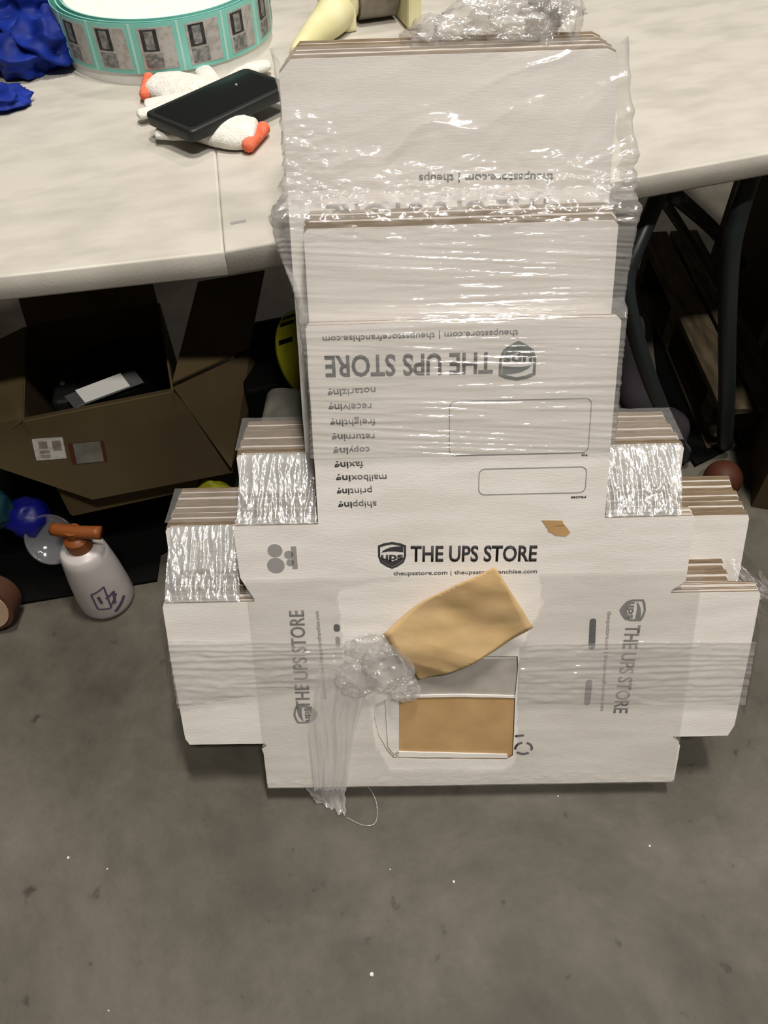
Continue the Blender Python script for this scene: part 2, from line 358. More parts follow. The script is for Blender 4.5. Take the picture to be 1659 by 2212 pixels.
# ---------------- flattened cartons ----------------
# rows (v) and half widths (u) of the cross outline
def carton_outline(vt, vs, vp, vb, v0, uc=(-.207, .207), us=(-.331, .336), up=(-.452, .449), ub=(-.322, .36), topr=0.004, j=0):
    o = [(uc[0]+topr, vt), (uc[0], vt-topr), (uc[0], vs), (us[0]+.003, vs), (us[0], vs-.004), (us[0]+.002, vs-.085), (us[0]+.02, vp+.004), (us[0]+.02, vp),
         (up[0]+.004, vp), (up[0], vp-.006), (up[0], vp-.10), (up[0]+.004, vb+.012), (up[0]+.010, vb), (ub[0]+.004, vb), (ub[0]+.006, vb-.004), (ub[0]-.002, vb-.010), (ub[0], vb-.02),
         (ub[0]+.001, v0+.002), (ub[0]+.004, v0), (ub[1]-.004, v0), (ub[1], v0+.004), (ub[1]+.002, vb-.018), (ub[1]-.004, vb-.008), (ub[1]-.012, vb), (up[1]-.012, vb),
         (up[1]-.004, vb+.02), (up[1], vp-.09), (up[1]+.001, vp-.006), (up[1]-.002, vp), (us[1]-.02, vp), (us[1]-.02, vp+.004), (us[1], vp+.02),
         (us[1]+.001, vs-.005), (us[1]-.003, vs), (uc[1], vs), (uc[1], vt-topr)]
    if topr > .01:
        o = o + [(uc[1]-topr*.3, vt-topr*.3), (uc[1]-topr, vt)]
    else: o = o + [(uc[1]-topr, vt)]
    return o[::-1]
def board_mats(me_bm):
    for f in me_bm.faces:
        f.material_index = 0 if abs(f.normal.z) > 0.8 else 1
def carton_mesh(loops, w_front, seed, boards=2, th=0.0041, gap=0.0006, kraft=True):
    bms = []
    z = 0.0
    for k in range(boards):
        up_ = .0040 if k and kraft else 0.0
        lp = [rough_outline([(x, y+up_) for x, y in l], 0.02, 0.0007, seed+k*.37) for l in loops]
        b = poly_bm(lp, z-th, z, bevel=0.0004); bmesh.ops.recalc_face_normals(b, faces=b.faces)
        for f in b.faces: f.material_index = 1 if abs(f.normal.z) < 0.8 else (2 if (k and kraft and f.normal.z > 0) else 0)
        bms.append(b); z -= th+gap
    bm = join(bms)
    me = bpy.data.meshes.new('carton'); bm.to_mesh(me); bm.free(); return me
HOLE = [(-0.1116, 0.2946), (-0.074, 0.2946), (0.0054, 0.2979), (0.0903, 0.296), (0.0917, 0.2773), (0.0893, 0.2227), (0.0897, 0.1047), (0.08, 0.0973), (-0.1074, 0.1031), (-0.1162, 0.1156), (-0.1305, 0.1487), (-0.1369, 0.1855), (-0.1331, 0.2106), (-0.1135, 0.2209)]
GC = 'flattened white cartons hidden in the middle of the bundle'
PITCH = 0.0093
flats = []
def add_carton(outline, w, seed, label, group=None, holes=(), boards=2, kraft=True):
    me = carton_mesh([outline]+list(holes), w, seed, boards, kraft=kraft)
    o = obj('flattened_carton', me, [M['board'], M['kraft_edge'], M['inner']], mw=BF @ Matrix.Translation((0, 0, w)), label=label, cat='cardboard box', group=group)
    flats.append(o); return o
VT, VS, VP, VB, V0 = .8115, .5275, .4022, .1372, .045
F1 = add_carton(carton_outline(VT, VS, VP, VB, V0), 0.0, 1, 'front flattened white carton with torn window, printed panels and a peeled brown flap', holes=[HOLE], boards=1)
k = 0
w = -0.0047
for i in range(2):
    o = add_carton(carton_outline(VT-.003+SH*-w*.6, VS+SH*-w*.8, VP+SH*-w*.8, VB+.002, V0+.003), w, 11+i, 'flattened white carton just behind the torn front carton', group='cartons directly behind the torn one', kraft=False); w -= PITCH
# middle group
for i in range(5):
    d = SH*-w; j = random.uniform(-.002, .002)
    o = add_carton(carton_outline(.921+d*.8+j, VS-.012+d+j, VP-.014+d+j, VB+d, V0+.004, uc=(-.2035+j, .200+j), us=(-.326+j, .322+j), up=(-.443, .416+j), ub=(-.30, .34), topr=.006), w, 31+i,
        'flattened white carton whose blank top panel shows below the highest panel' if i == 0 else 'flattened white carton buried behind the blank middle panel', group=None if i == 0 else 'cartons behind the blank middle panel')
    w -= PITCH
WK = w
for i in range(8):
    d = SH*(-w+WK); j = random.uniform(-.0025, .0025); st = (i//3)*.006
    o = add_carton(carton_outline(1.128+d*.75+j, .613+d*.8+j, .498+d*.8+j+st*.5, .245+d, SH*-w+.001, uc=(-.2265+j+i*.0008, .1975+j-i*.0008), us=(-.330+j+i*.001, .335+j-i*.0015), up=(-.4525+j+i*.0015, .4470+j+.001-i*.001), ub=(-.3, .3), topr=.016), w, 61+i,
        'flattened white carton with the tallest panel, upside down web address near its middle' if i == 0 else 'flattened white carton stacked at the back of the bundle', group=None if i == 0 else 'cartons at the back of the bundle')
    if i == 0: K1 = o; WK1 = w
    w -= PITCH
WBACK = w

# prints on the front carton (all lie on its face)
def prt(name, me, m, parent, label=None): return obj(name, me, [m], parent=parent, label=label)
def seg_w(a, b): return math.hypot(b[0]-a[0], b[1]-a[1])
def line_text(s, a, b, h, m, parent, bold=0.0, name='printed_text'):
    cx, cy = (a[0]+b[0])/2, (a[1]+b[1])/2; rot = math.atan2(b[1]-a[1], b[0]-a[0])
    return prt(name, text_me(s, cx, cy, seg_w(a, b), h, rot, bold, 'C', 0.0002), m, parent)
SHIELD = [(-.5, .42), (-.3, .52), (0, .58), (.3, .52), (.5, .42), (.5, -.05), (.42, -.32), (.2, -.5), (0, -.6), (-.2, -.5), (-.42, -.32), (-.5, -.05)]
INNER = [(-.42, .36), (-.2, .44), (0, .48), (.2, .44), (.42, .36), (.42, -.05), (.35, -.27), (.17, -.42), (0, -.51), (-.17, -.42), (-.35, -.27), (-.42, -.05)]
SWOOSH = [(-.38, .12), (-.30, .22), (-.1, .33), (.15, .38), (.40, .38), (.40, .14), (.1, .17), (-.15, .17)]
BOTTOM = [(-.40, -.1), (-.3, -.22), (-.1, -.2), (0, -.28), (.1, -.22), (.3, -.2), (.40, -.08), (.34, -.26), (.17, -.4), (0, -.49), (-.17, -.4), (-.34, -.26)]
def logo(c, size, rot, parent, m_, sx=1.0):
    bms = [poly_bm([place(SHIELD, *c, size, rot, sx), place(INNER, *c, size, rot, sx)[::-1]], .0002, .0006),
           poly_bm([place(SWOOSH, *c, size, rot, sx)], .0002, .0006), poly_bm([place(BOTTOM, *c, size, rot, sx)], .0002, .0006)]
    me = text_me('ups', c[0]+size*.03*math.sin(rot), c[1]-size*.04*math.cos(rot), size*.78*sx, size*.30, rot, .03, 'C', .0002)
    b = bmesh.new(); b.from_mesh(me); bms.append(b)
    return prt('printed_shield_logo', bm_mesh(join(bms)), m_, parent)
P = [(-0.0737, 0.4625), (0.1127, 0.4641)]
c1 = [(-0.0734, 0.4769), (0.1123, 0.4732)]
line_text('THE UPS STORE', c1[0], c1[1], .0245, M['ink'], F1, .022)
logo((-0.1008, 0.4752), .037, math.atan2(c1[1][1]-c1[0][1], c1[1][0]-c1[0][0]), F1, M['ink'], 1.12)
c = [(-0.0994, 0.4455), (0.1136, 0.4443)]
line_text('theupsstore.com | theupsstorefranchise.com', c[0], c[1], .0065, M['ink_grey'], F1, .012)
# upside down prints on the upper flap
c = [(0.0407, 0.7559), (-0.184, 0.7568)]
line_text('THE UPS STORE', c[0], c[1], .0275, M['ink'], F1, .02)
logo((0.0734, 0.7575), .045, math.atan2(c[1][1]-c[0][1], c[1][0]-c[0][0]), F1, M['ink_green'], 1.1)
c = [(0.0732, 0.7948), (-0.185, 0.7931)]
line_text('theupsstore.com | theupsstorefranchise.com', c[0], c[1], .0078, M['ink_grey'], F1, .012)
for s, a, b in (('notarizing', (-0.1168, 0.7228), (-0.1829, 0.7201)), ('receiving', (-0.1232, 0.7005), (-0.1828, 0.7001)), ('freighting', (-0.1182, 0.6788), (-0.1814, 0.6784)), ('returning', (-0.1202, 0.6576), (-0.1806, 0.6572)), ('copying', (-0.1279, 0.6383), (-0.1797, 0.6376)), ('faxing', (-0.1377, 0.6174), (-0.1789, 0.6164)), ('mailboxing', (-0.1051, 0.5972), (-0.1779, 0.5969)), ('printing', (-0.1267, 0.5774), (-0.1776, 0.5766)), ('shipping', (-0.1207, 0.5567), (-0.1767, 0.5559))):
    rot = math.atan2(b[1]-a[1], b[0]-a[0]); wd = seg_w(a, b)
    fr = 3.0/len(s); mx_ = (a[0]+(b[0]-a[0])*(1-fr), a[1]+(b[1]-a[1])*(1-fr))
    prt('printed_word', text_me(s[:-3], (a[0]+mx_[0])/2, (a[1]+mx_[1])/2, wd*(1-fr)*.98, .0095, rot, .006, 'C', .0002), M['ink_grey'], F1)
    prt('printed_word', text_me('ing', (b[0]+mx_[0])/2, (b[1]+mx_[1])/2, wd*fr*.95, .0095, rot, .02, 'C', .0002), M['ink'], F1)
for q in ([(-0.0177, 0.7043), (0.1767, 0.7063), (0.1776, 0.6225), (-0.0142, 0.6307)], [(0.0243, 0.6072), (0.1774, 0.6068), (0.1778, 0.5643), (0.0263, 0.5694)]):
    x0 = min(q[0][0], q[3][0]); x1 = max(q[1][0], q[2][0])-.001; y0 = (q[2][1]+q[3][1])/2; y1 = (q[0][1]+q[1][1])/2
    bm = poly_bm([rrect(x0, y0, x1, y1, .009), rrect(x0+.0013, y0+.0013, x1-.0013, y1-.0013, .008)[::-1]], .0002, .0005)
    prt('printed_address_frame', bm_mesh(bm), M['ink_light'], F1)
c = [(0.1762, 0.6239), (0.1672, 0.6241)]; line_text('TO', c[0], c[1], .003, M['ink'], F1, .02)
c = [(0.178, 0.5607), (0.157, 0.5605)]; line_text('FROM', c[0], c[1], .003, M['ink'], F1, .02)
# side prints
c = [(-0.2502, 0.206), (-0.2487, 0.386)]; line_text('THE UPS STORE', c[0], c[1], .022, M['ink_grey'], F1, .015)
logo((-0.2472, 0.1942), .034, math.pi/2+.02, F1, M['ink_grey'])
c = [(-0.2149, 0.2231), (-0.2178, 0.3837)]; line_text('theupsstore.com | theupsstorefranchise.com', c[0], c[1], .006, M['ink_light'], F1, .01)
c = [(0.2646, 0.3484), (0.2589, 0.186)]; line_text('THE UPS STORE', c[0], c[1], .022, M['ink_grey'], F1, .015)
logo((0.2616, 0.3743), .034, -math.pi/2-.02, F1, M['ink_grey'], 1.1)
c = [(0.2267, 0.3735), (0.2297, 0.1912)]; line_text('theupsstore.com | theupsstorefranchise.com', c[0], c[1], .006, M['ink_light'], F1, .01)
def bar(px, wd, m_): 
    a, b = px; L = seg_w(a, b); cx, cy = (a[0]+b[0])/2, (a[1]+b[1])/2
    lp = place(rrect(-L/2, -wd/2, L/2, wd/2, wd*.45), cx, cy, 1, math.atan2(b[1]-a[1], b[0]-a[0]))
    prt('printed_bar', bm_mesh(poly_bm([lp], .0002, .0006)), m_, F1)
bar([(0.2025, 0.3611), (0.2043, 0.3069)], .010, M['ink']); bar([(0.2047, 0.2507), (0.2044, 0.2033)], .010, M['ink_grey'])
bar([(-0.1886, 0.3603), (-0.1886, 0.3472)], .0095, M['ink']); bar([(-0.1883, 0.3382), (-0.1879, 0.319)], .007, M['ink_light'])
# round symbols on the left shoulder
bms = []
for (cxy, r) in (((-0.273, 0.4869), .0105), ((-0.2736, 0.4626), .0125), ((-0.252, 0.4667), .0055), ((-0.2531, 0.4796), .0065)):
    bms.append(poly_bm([[(cxy[0]+r*1.05*math.cos(t*math.pi/12), cxy[1]+r*math.sin(t*math.pi/12)) for t in range(24)]], .0002, .0006))
a = [(-0.2493, 0.4931), (-0.243, 0.4565)]
bms.append(poly_bm([rrect(a[0][0], a[1][1], a[0][0]+.008, a[0][1], .001)], .0002, .0006))
prt('printed_care_symbols', bm_mesh(join(bms)), M['ink_light'], F1)
# recycling ring near the lower right of the window
cc = (0.1066, 0.1194); bms = []
for k in range(3):
    t0 = math.radians(100+120*k); pts_o = [(cc[0]+.0155*math.cos(t0+math.radians(a_)), cc[1]+.0135*math.sin(t0+math.radians(a_))) for a_ in range(0, 91, 10)]
    pts_i = [(cc[0]+.0115*math.cos(t0+math.radians(a_)), cc[1]+.0095*math.sin(t0+math.radians(a_))) for a_ in range(90, -1, -10)]
    bms.append(poly_bm([pts_o+pts_i], .0002, .0006))
prt('printed_recycling_mark', bm_mesh(join(bms)), M['ink'], F1)
c = [(0.0914, 0.144), (0.1063, 0.1455)]; bar(c, .004, M['ink'])
# brown scuffed patches on the middle fold
for lp in ([(0.1166, 0.5256), (0.1459, 0.5249), (0.1498, 0.5161), (0.1238, 0.5145)], [(0.1251, 0.5145), (0.1496, 0.5183), (0.1591, 0.5056), (0.1527, 0.4998), (0.1379, 0.5009), (0.1268, 0.5078)]):
    prt('torn_patch', bm_mesh(poly_bm([rough_outline(lp, .004, .0012)], .0002, .0007)), M['grey_liner'] if lp[0][0] > 0.135 else M['kraft'], F1, 'small scuffed brown patch')
# inside the torn window
lp = [(-0.0958, 0.2194), (0.0065, 0.2216), (0.0923, 0.2171), (0.0935, 0.0994), (-0.0981, 0.1034)]
prt('window_liner', bm_mesh(poly_bm([lp], -.0046, -.0040)), M['kraft'], F1, 'bare brown kraft inside the torn window')
lp = [(-0.0812, 0.2924), (0.094, 0.2885), (0.0921, 0.22), (0.0064, 0.2245), (-0.0823, 0.2238)]
prt('window_liner', bm_mesh(poly_bm([lp], -.0044, -.0036)), M['grey_liner'], F1, 'grey board in the upper part of the window')
for lp in ([(-0.1181, 0.2177), (-0.0986, 0.2235), (-0.0979, 0.1164), (-0.0998, 0.0994), (-0.116, 0.1262)], [(-0.1033, 0.1155), (0.0799, 0.106), (0.0824, 0.0983), (-0.1073, 0.1042)], [(-0.0786, 0.2262), (0.0063, 0.2261), (0.089, 0.2217), (0.0891, 0.2173), (0.0064, 0.2217), (-0.0787, 0.2218)]):
    prt('torn_edge', bm_mesh(poly_bm([rough_outline(lp, .006, .0006)], -.004, -.0012)), M['board'], F1, 'torn white edge of the window')
# peeled flap: stands away from the face
FL = [(0.0461, 0.4709), (0.076, 0.4194), (0.1086, 0.3598), (0.0458, 0.3165), (-0.0069, 0.2826), (-0.0642, 0.2584), (-0.0725, 0.2816), (-0.09, 0.3046), (-0.1168, 0.3585), (-0.0626, 0.4087), (-0.008, 0.4428)]
bm = poly_bm([rough_outline(FL, .008, .0012, 3)], 0, .0012)
bmesh.ops.triangulate(bm, faces=[f for f in bm.faces])
for _ in range(4): bmesh.ops.subdivide_edges(bm, edges=[e for e in bm.edges if e.calc_length() > .009], cuts=1, use_grid_fill=False); bmesh.ops.triangulate(bm, faces=bm.faces[:])
fy = [p[1] for p in FL]; y0f, y1f = min(fy), max(fy)
for v in bm.verts:
    t = min(1, max(0, (v.co.y-y0f)/(y1f-y0f))); s = v.co.x-.03
    v.co.z += .006+.030*(t**.8)+.006*math.sin(t*9+s*14)*(1-t*.5)+.0030*nz(v.co.x*22, v.co.y*30)+.0035*ridge(v.co.x*9+v.co.y*22, 3)*(1-t)
prt('peeled_flap', bm_mesh(bm), M['kraft_light'], F1, 'peeled brown kraft flap curling away').data.shade_smooth()
# prints on the tallest panel
c = [(0.1224, 0.9825), (-0.0533, 0.9858)]
line_text('theupsstore.com | theups', c[0], c[1], .0095, M['ink_grey'], K1, .014)
c = [(0.127, 0.9435), (-0.177, 0.9438)]
line_text('THE UPS STORE', c[0], c[1], .026, M['ink_grey'], K1, .02)

# ---------------- stretch wrap ----------------
wrap = empty('stretch_wrap', BF, 'clear plastic stretch wrap wound around the leaning bundle of white cartons', 'plastic wrap')
def sstep(a, b, x):
    t = min(1, max(0, (x-a)/(b-a))); return t*t*(3-2*t)
WM = -0.0047-2*PITCH
def front_w(v):
    # depth of the board faces along the column
    return 0.0045+(WM)*sstep(.812, .835, v)+(WK1-WM)*sstep(.921+.02, .975, v)
def shell(iu, iv):
    v = .63+iv*(1.139-.63)
    L = -.2075-.018*sstep(.80, .95, v)+.004*math.sin(v*20); R = .2075+.012*math.exp(-((v-.97)/.11)**2)-.012*sstep(1.0, 1.14, v)
    L -= .012*math.exp(-((v-.93)/.05)**2)
    wb = WBACK-.004; wf = front_w(v)
    side = abs(wb-wf); tot = 2*side+(R-L); s = iu*tot
    rr = .006
    if s < side: p = (L-.004, v, wb+s); n = (-1, 0, 0)
    elif s < side+R-L: p = (L-.004+(s-side)*(R-L+.008)/(R-L), v, wf); n = (0, 0, 1)
    else: p = (R+.004, v, wf-(s-side-(R-L))); n = (1, 0, 0)
    u = p[0]; a = 0.0
    hs = .0027*(ridge(u*2.2+3, v*62+u*4)-.45)+.0014*nz(u*4, v*150)
    top = sstep(.93, 1.0, v)
    dg = .0085*max(0, ridge((v-u*.55)*9+fbm(u*5, v*5)*.8, (u+v*.5)*1.5, 5)-.45)+.0040*max(0, ridge((v-u*.45)*26+nz(u*9, v*9), u*5, 2)-.45)*(.5+.5*sstep(0, .1, u))+.0006*fbm(u*40, v*40, 2)
    cr = .0090*(math.exp(-((v-.966-.03*u)/.034)**2)+.8*math.exp(-((v-1.02)/.05)**2-((u+.20)/.05)**2))*(fbm(u*24, v*60, 9)+.25)
    a = hs*(1-top)+dg*top+cr
    if n[2]: return (p[0], p[1]+.25*cr, p[2]+abs(a)+.0006)
    bul = .010*math.exp(-((v-1.0)/.09)**2)*(0 if n[0] < 0 else 1)
    return (p[0]+n[0]*(abs(a)+bul*abs(math.sin((p[2]-wf)/(wb-wf+1e-6)*3.14))), p[1], p[2])
obj('column_film', grid_me(lambda a, b: shell(a, b*.66), 260, 230), [M['film']], parent=wrap, smooth=True)
obj('column_film', grid_me(lambda a, b: shell(a, .66+b*.34), 300, 130), [M['film_fold']], parent=wrap, smooth=True)
# film stretched over the recessed shoulders, wrinkled
def recess(u0a, u1a, va, u0b, u1b, vb, wb, seed, amp=.0032, fx=95):
    def fn(iu, iv):
        u = (u0a+(u1a-u0a)*iu)*(1-iv)+(u0b+(u1b-u0b)*iu)*iv; v = va+(vb-va)*iv; w_ = .001+(wb-.001)*iv
        e = math.sin(math.pi*min(1, max(0, iv)))**.5
        d = amp*e*(ridge(u*fx, v*16, seed)-.4)+amp*.6*e*fbm(u*120, v*70, seed+2)
        return (u, v+d*.5, w_+d+.004*e)
    return grid_me(fn, 90, 80)
ins = .0
obj('shoulder_film', recess(-.325, -.209, VS+.001, -.322, -.209, .613+.003, WK1+.002, 1), [M['film_bubble']], parent=wrap, smooth=True)
obj('shoulder_film', recess(-.447, -.333, VP+.001, -.444, -.334, .498+.003, WK1+.002, 2), [M['film_bubble']], parent=wrap, smooth=True)
obj('shoulder_film', recess(.209, .316, VS+.001, .209, .328, .613+.003, WK1+.002, 3), [M['film_bubble']], parent=wrap, smooth=True)
def over_edge(u0, u1, va, wa, wb, seed, slope=.7):
    def fn(iu, iv):
        w_ = wa+(wb-wa)*iv; v = va+(wa-w_)*SH*slope+.0035; u = u0+(u1-u0)*iu
        return (u, v+.0010*nz(u*60, iv*8, seed)+.0008, w_)
    return grid_me(fn, 40, 16)
obj('edge_film', over_edge(-.331, -.225, .617, WK1+.002, WBACK, 4), [M['film_clear']], parent=wrap, smooth=True)
obj('edge_film', over_edge(-.452, -.33, .502, WK1+.002, WBACK, 5), [M['film_clear']], parent=wrap, smooth=True)
obj('edge_film', over_edge(.20, .333, .617, WK1+.002, WBACK, 6), [M['film_clear']], parent=wrap, smooth=True)
# lower body film with an opening around the torn window
OPEN = [(-0.183, 0.4247), (-0.0651, 0.4451), (0.1117, 0.4714), (0.1257, 0.3939), (0.0973, 0.3218), (0.0929, 0.2884), (0.0969, 0.1003), (0.0762, 0.0798), (-0.1117, 0.0836), (-0.1355, 0.1334), (-0.1417, 0.2155), (-0.1614, 0.277), (-0.1803, 0.3363)]
def body(iu, iv):
    u = -.321+iu*.680; v = .047+iv*.395
    d = .0010*(ridge(u*3, v*34, 4)-.3)+.0012*abs(fbm(u*14, v*20, 7))
    fr = .003*math.exp(-((v-.06)/.012)**2)*abs(fbm(u*30, v*60, 2))
    return (u, v, .0032+abs(d)+fr)
obj('body_film', grid_me(body, 420, 260, keep=lambda a, b: not inpoly(-.321+a*.680+.004*nz(a*30, b*30), .047+b*.395+.004*nz(a*30, b*30, 5), OPEN)), [M['film_clear']], parent=wrap, smooth=True)
# waist band: tight creased bands wrapped around both sides
def band(u0, u1, vfn, hw, side, seed, amp=.003):
    def fn(iu, iv):
        u = u0+(u1-u0)*iu; vc, h = vfn(iu); v = vc+h*(iv-.5)*2
        d = amp*(ridge(u*4, v*75, seed)-.25)+amp*.5*fbm(u*30, v*80, seed+1)
        return (u, v, .0055+abs(d))
    return grid_me(fn, 170, 60)
vL = [(-0.4588, 0.3397), (-0.4757, 0.2152), (-0.3087, 0.3363), (-0.3174, 0.2384), (-0.1806, 0.3293), (-0.1838, 0.2616)]
vR = [(0.0935, 0.319), (0.0976, 0.2118), (0.2879, 0.3228), (0.2994, 0.2074), (0.4657, 0.3188), (0.4836, 0.2034)]
def interp(vv):
    us = [vv[0], vv[2], vv[4]]; 
    def f(t):
        k = 0 if t < .5 else 1; q = (t-.5*k)*2
        a0, a1, b0, b1 = vv[2*k][1], vv[2*k+1][1], vv[2*k+2][1], vv[2*k+3][1]
        top = a0+(b0-a0)*q; bot = a1+(b1-a1)*q; return ((top+bot)/2, (top-bot)/2)
    return f
obj('waist_band', band(-.4505, vL[4][0], interp(vL), 0, -1, 21, .0042), [M['film_band']], parent=wrap, smooth=True)
obj('waist_band', band(vR[0][0], .4525, interp(vR), 0, 1, 22, .0036), [M['film_band']], parent=wrap, smooth=True)
def wrapside(us, v0, v1, sgn, seed):
    def fn(iu, iv):
        w_ = .006+(WBACK-.01)*iu; v = v0+(v1-v0)*iv+SH*.006*0
        d = .003*abs(fbm(iu*10, v*60, seed))
        return (us+sgn*(.003+d+.006*math.sin(iu*3.14)), v, w_)
    return grid_me(fn, 30, 60)
obj('side_film', wrapside(-.456, .20, .395, -1, 31), [M['film_clear']], parent=wrap, smooth=True)
obj('side_film', wrapside(.4525, .18, .42, 1, 32), [M['film_clear']], parent=wrap, smooth=True)
# slack film corner at the right side
def slack(iu, iv):
    a = [(0.4233, 0.4332), (0.4698, 0.3967), (0.4225, 0.3899), (0.4186, 0.5128)]
    p = Vector((a[0][0], a[0][1]))*(1-iu)+Vector((a[1][0], a[1][1]))*iu; q = Vector((a[2][0]+.01, a[2][1]-.01))*(1-iu)+Vector((a[1][0]+.01, a[1][1]-.02))*iu
    r_ = p*(1-iv)+q*iv
    return (r_.x, r_.y, -.02+.006*fbm(iu*6, iv*6, 3)-.04*(1-iv)*(1-iu))
obj('slack_film', grid_me(slack, 30, 30), [M['film_crumple']], parent=wrap, smooth=True)
# hanging strip from the knot to below the cartons
hs_ = [(-0.2185, 0.2895), (-0.1391, 0.2877), (-0.2411, 0.1847), (-0.1666, 0.1831), (-0.2402, 0.0529), (-0.1876, 0.0518)]
def hang(iu, iv):
    k = 0 if iv < .5 else 1; q = (iv-.5*k)*2
    a = Vector(hs_[2*k]).lerp(Vector(hs_[2*k+2]), q); b = Vector(hs_[2*k+1]).lerp(Vector(hs_[2*k+3]), q); p = a.lerp(b, iu)
    d = .0075*(ridge(iu*3.5+.4*nz(iv*2, 1), iv*.8, 8)-.3)+.002*fbm(iu*12, iv*2.5, 3)
    return (p.x, p.y, .009+abs(d)+.003)
obj('hanging_strip', grid_me(hang, 90, 130), [M['film_strip']], parent=wrap, smooth=True)
def crumple(c, rx, ry, rz, seed, sub=5, amp=.4, squash=1.0):
    bm = bmesh.new(); bmesh.ops.create_icosphere(bm, subdivisions=sub, radius=1)
    for v in bm.verts:
        p = v.co.copy(); n = 1+amp*.8*(ridge(p.x*1.2+seed, p.y*1.2, p.z*1.2)-.5)+amp*.30*(ridge(p.x*3, p.y*3, p.z*3+seed)-.5)+amp*.08*fbm(p.x*7, p.y*7, p.z*7+seed)
        p *= n; v.co = Vector((c[0]+p.x*rx, c[1]+p.y*ry, c[2]+p.z*rz))
    return bm
kc = [(-0.1115, 0.295), (-0.1374, 0.3288), (-0.0859, 0.252), (-0.161, 0.2708)]
obj('film_knot', bm_mesh(join([crumple((*kc[0], .022), .036, .040, .016, 1), crumple((*kc[1], .018), .035, .022, .012, 2), crumple((*kc[2], .020), .022, .020, .012, 3), crumple((*kc[3], .014), .03, .03, .010, 4)])), [M['film_crumple']], parent=wrap, smooth=True)
tc_ = [(0.0363, 1.1536), (0.1209, 1.156), (-0.0203, 1.1503), (0.0866, 1.1667)]
for nm, (cx_, cy_, dx, dy, dz_, sd) in enumerate(((tc_[0][0], tc_[0][1], .075, .028, .03, 5), (tc_[1][0], tc_[1][1], .030, .045, .03, 6), (tc_[2][0], tc_[2][1]-.002, .045, .020, .02, 7), (tc_[3][0], tc_[3][1], .06, .028, .03, 8))):
    obj('film_crest', bm_mesh(crumple((cx_, cy_+.006, WK1-.045), dx, dy, dz_, sd, 5, .55)), [M['film_crumple']], parent=wrap, smooth=True)
# loose ends on the floor below the front carton
BI = BF.inverted()
def B3(p): return BI @ Vector(p)
def ZZ(z, lp): return [(x, y, z) for x, y in lp]
le = [(-.105+.1035*0+0, 0, 0)]
pts = [(*(-0.0759, 0.5086), .03), (*(-0.0524, 0.5122), .02), (*(-0.0358, 0.4898), .006), (*(-0.0368, 0.4555), .004), (*(-0.0579, 0.4511), .003), (*(-0.0866, 0.4654), .003)]
obj('loose_strand', bm_mesh(tube_bm([B3(p) for p in pts], .0011, seg=6)), [M['film_crumple']], parent=wrap, smooth=True)
def tail(iu, iv):
    a = [(-0.1541, 0.5116), (-0.0835, 0.5141), (-0.1441, 0.4984), (-0.0892, 0.4669)]
    p = Vector(a[0]).lerp(Vector(a[1]), iu); q = Vector(a[2]).lerp(Vector(a[3]), iu); r_ = p.lerp(q, iv)
    z = .045*(1-iv)**1.5+.004+.005*abs(nz(iu*9, iv*3, 2))
    return B3((r_.x+.006*nz(iv*4, iu*3), r_.y+.008*nz(iu*8, iv*3, 4)*iv, z))
obj('loose_tail', grid_me(tail, 30, 20), [M['film_strip']], parent=wrap, smooth=True)

# ---------------- things on the table ----------------
def Tm(x, y, z=0.74, rz=0.0): return TF @ Matrix.Translation((x, y, z)) @ Matrix.Rotation(rz, 4, 'Z')
# label roll
RC = (-.200, .822); RR = .213
roll = empty('label_roll', Tm(*RC), 'large roll of teal backed grey labels standing on the table', 'label roll')
obj('inner_roll', bm_mesh(lathe_bm([(.04, .0), (.186, .0), (.188, .004), (.188, .102), (.186, .105), (.04, .105), (.04, 0)], 96, cap=False)), [M['rollwhite']], parent=roll, smooth=False, label='white wound paper in the middle')
def ringwall(r0, r1, z0, z1): return lathe_bm([(r0, z0), (r1, z0), (r1, z1), (r0, z1), (r0, z0)], 120, cap=False)
obj('backing_coil', bm_mesh(join([ringwall(.190, .1925, .002, .107), ringwall(.199, .202, .0, .105)])), [M['teal']], parent=roll, label='inner teal windings')
obj('base_winding', bm_mesh(ringwall(.168, RR-.004, .0, .026)), [M['rollwhite']], parent=roll, label='white paper lip under the labels')
obj('backing_strip', bm_mesh(ringwall(RR-.0012, RR, .022, .106)), [M['teal']], parent=roll)
def curved(a0, a1, z0, z1, r, th=.0006, n=8):
    bm = bmesh.new(); g = []
    for rr_ in (r, r+th):
        for z in (z0, z1): g.append([bm.verts.new((rr_*math.cos(a0+(a1-a0)*i/n), rr_*math.sin(a0+(a1-a0)*i/n), z)) for i in range(n+1)])
    for i in range(n):
        for q, s in ((0, 1), (2, 3), (0, 2), (1, 3)): bm.faces.new((g[q][i], g[q][i+1], g[s][i+1], g[s][i]))
    for i in (0, n): bm.faces.new((g[0][i], g[1][i], g[3][i], g[2][i]))
    return bm
STEP = math.radians(23.5)
for k in range(10):
    a = math.radians(-178)+k*STEP
    lab = obj('label', bm_mesh(curved(a, a+STEP*.74, .029, .099, RR)), [M['label']], parent=roll)
    obj('label_print', bm_mesh(curved(a+STEP*.06, a+STEP*.40, .060, .096, RR+.0006)), [M['label_dark']], parent=lab)
    obj('label_print', bm_mesh(curved(a+STEP*.14, a+STEP*.32, .063, .093, RR+.0011, n=4)), [M['label_mid']], parent=lab)
    obj('label_print', bm_mesh(curved(a+STEP*.06, a+STEP*.44, .032, .056, RR+.0006)), [M['label_mid']], parent=lab)
    obj('gap_line', bm_mesh(curved(a+STEP*.82, a+STEP*.87, .022, .106, RR)), [M['teal_pale']], parent=roll)

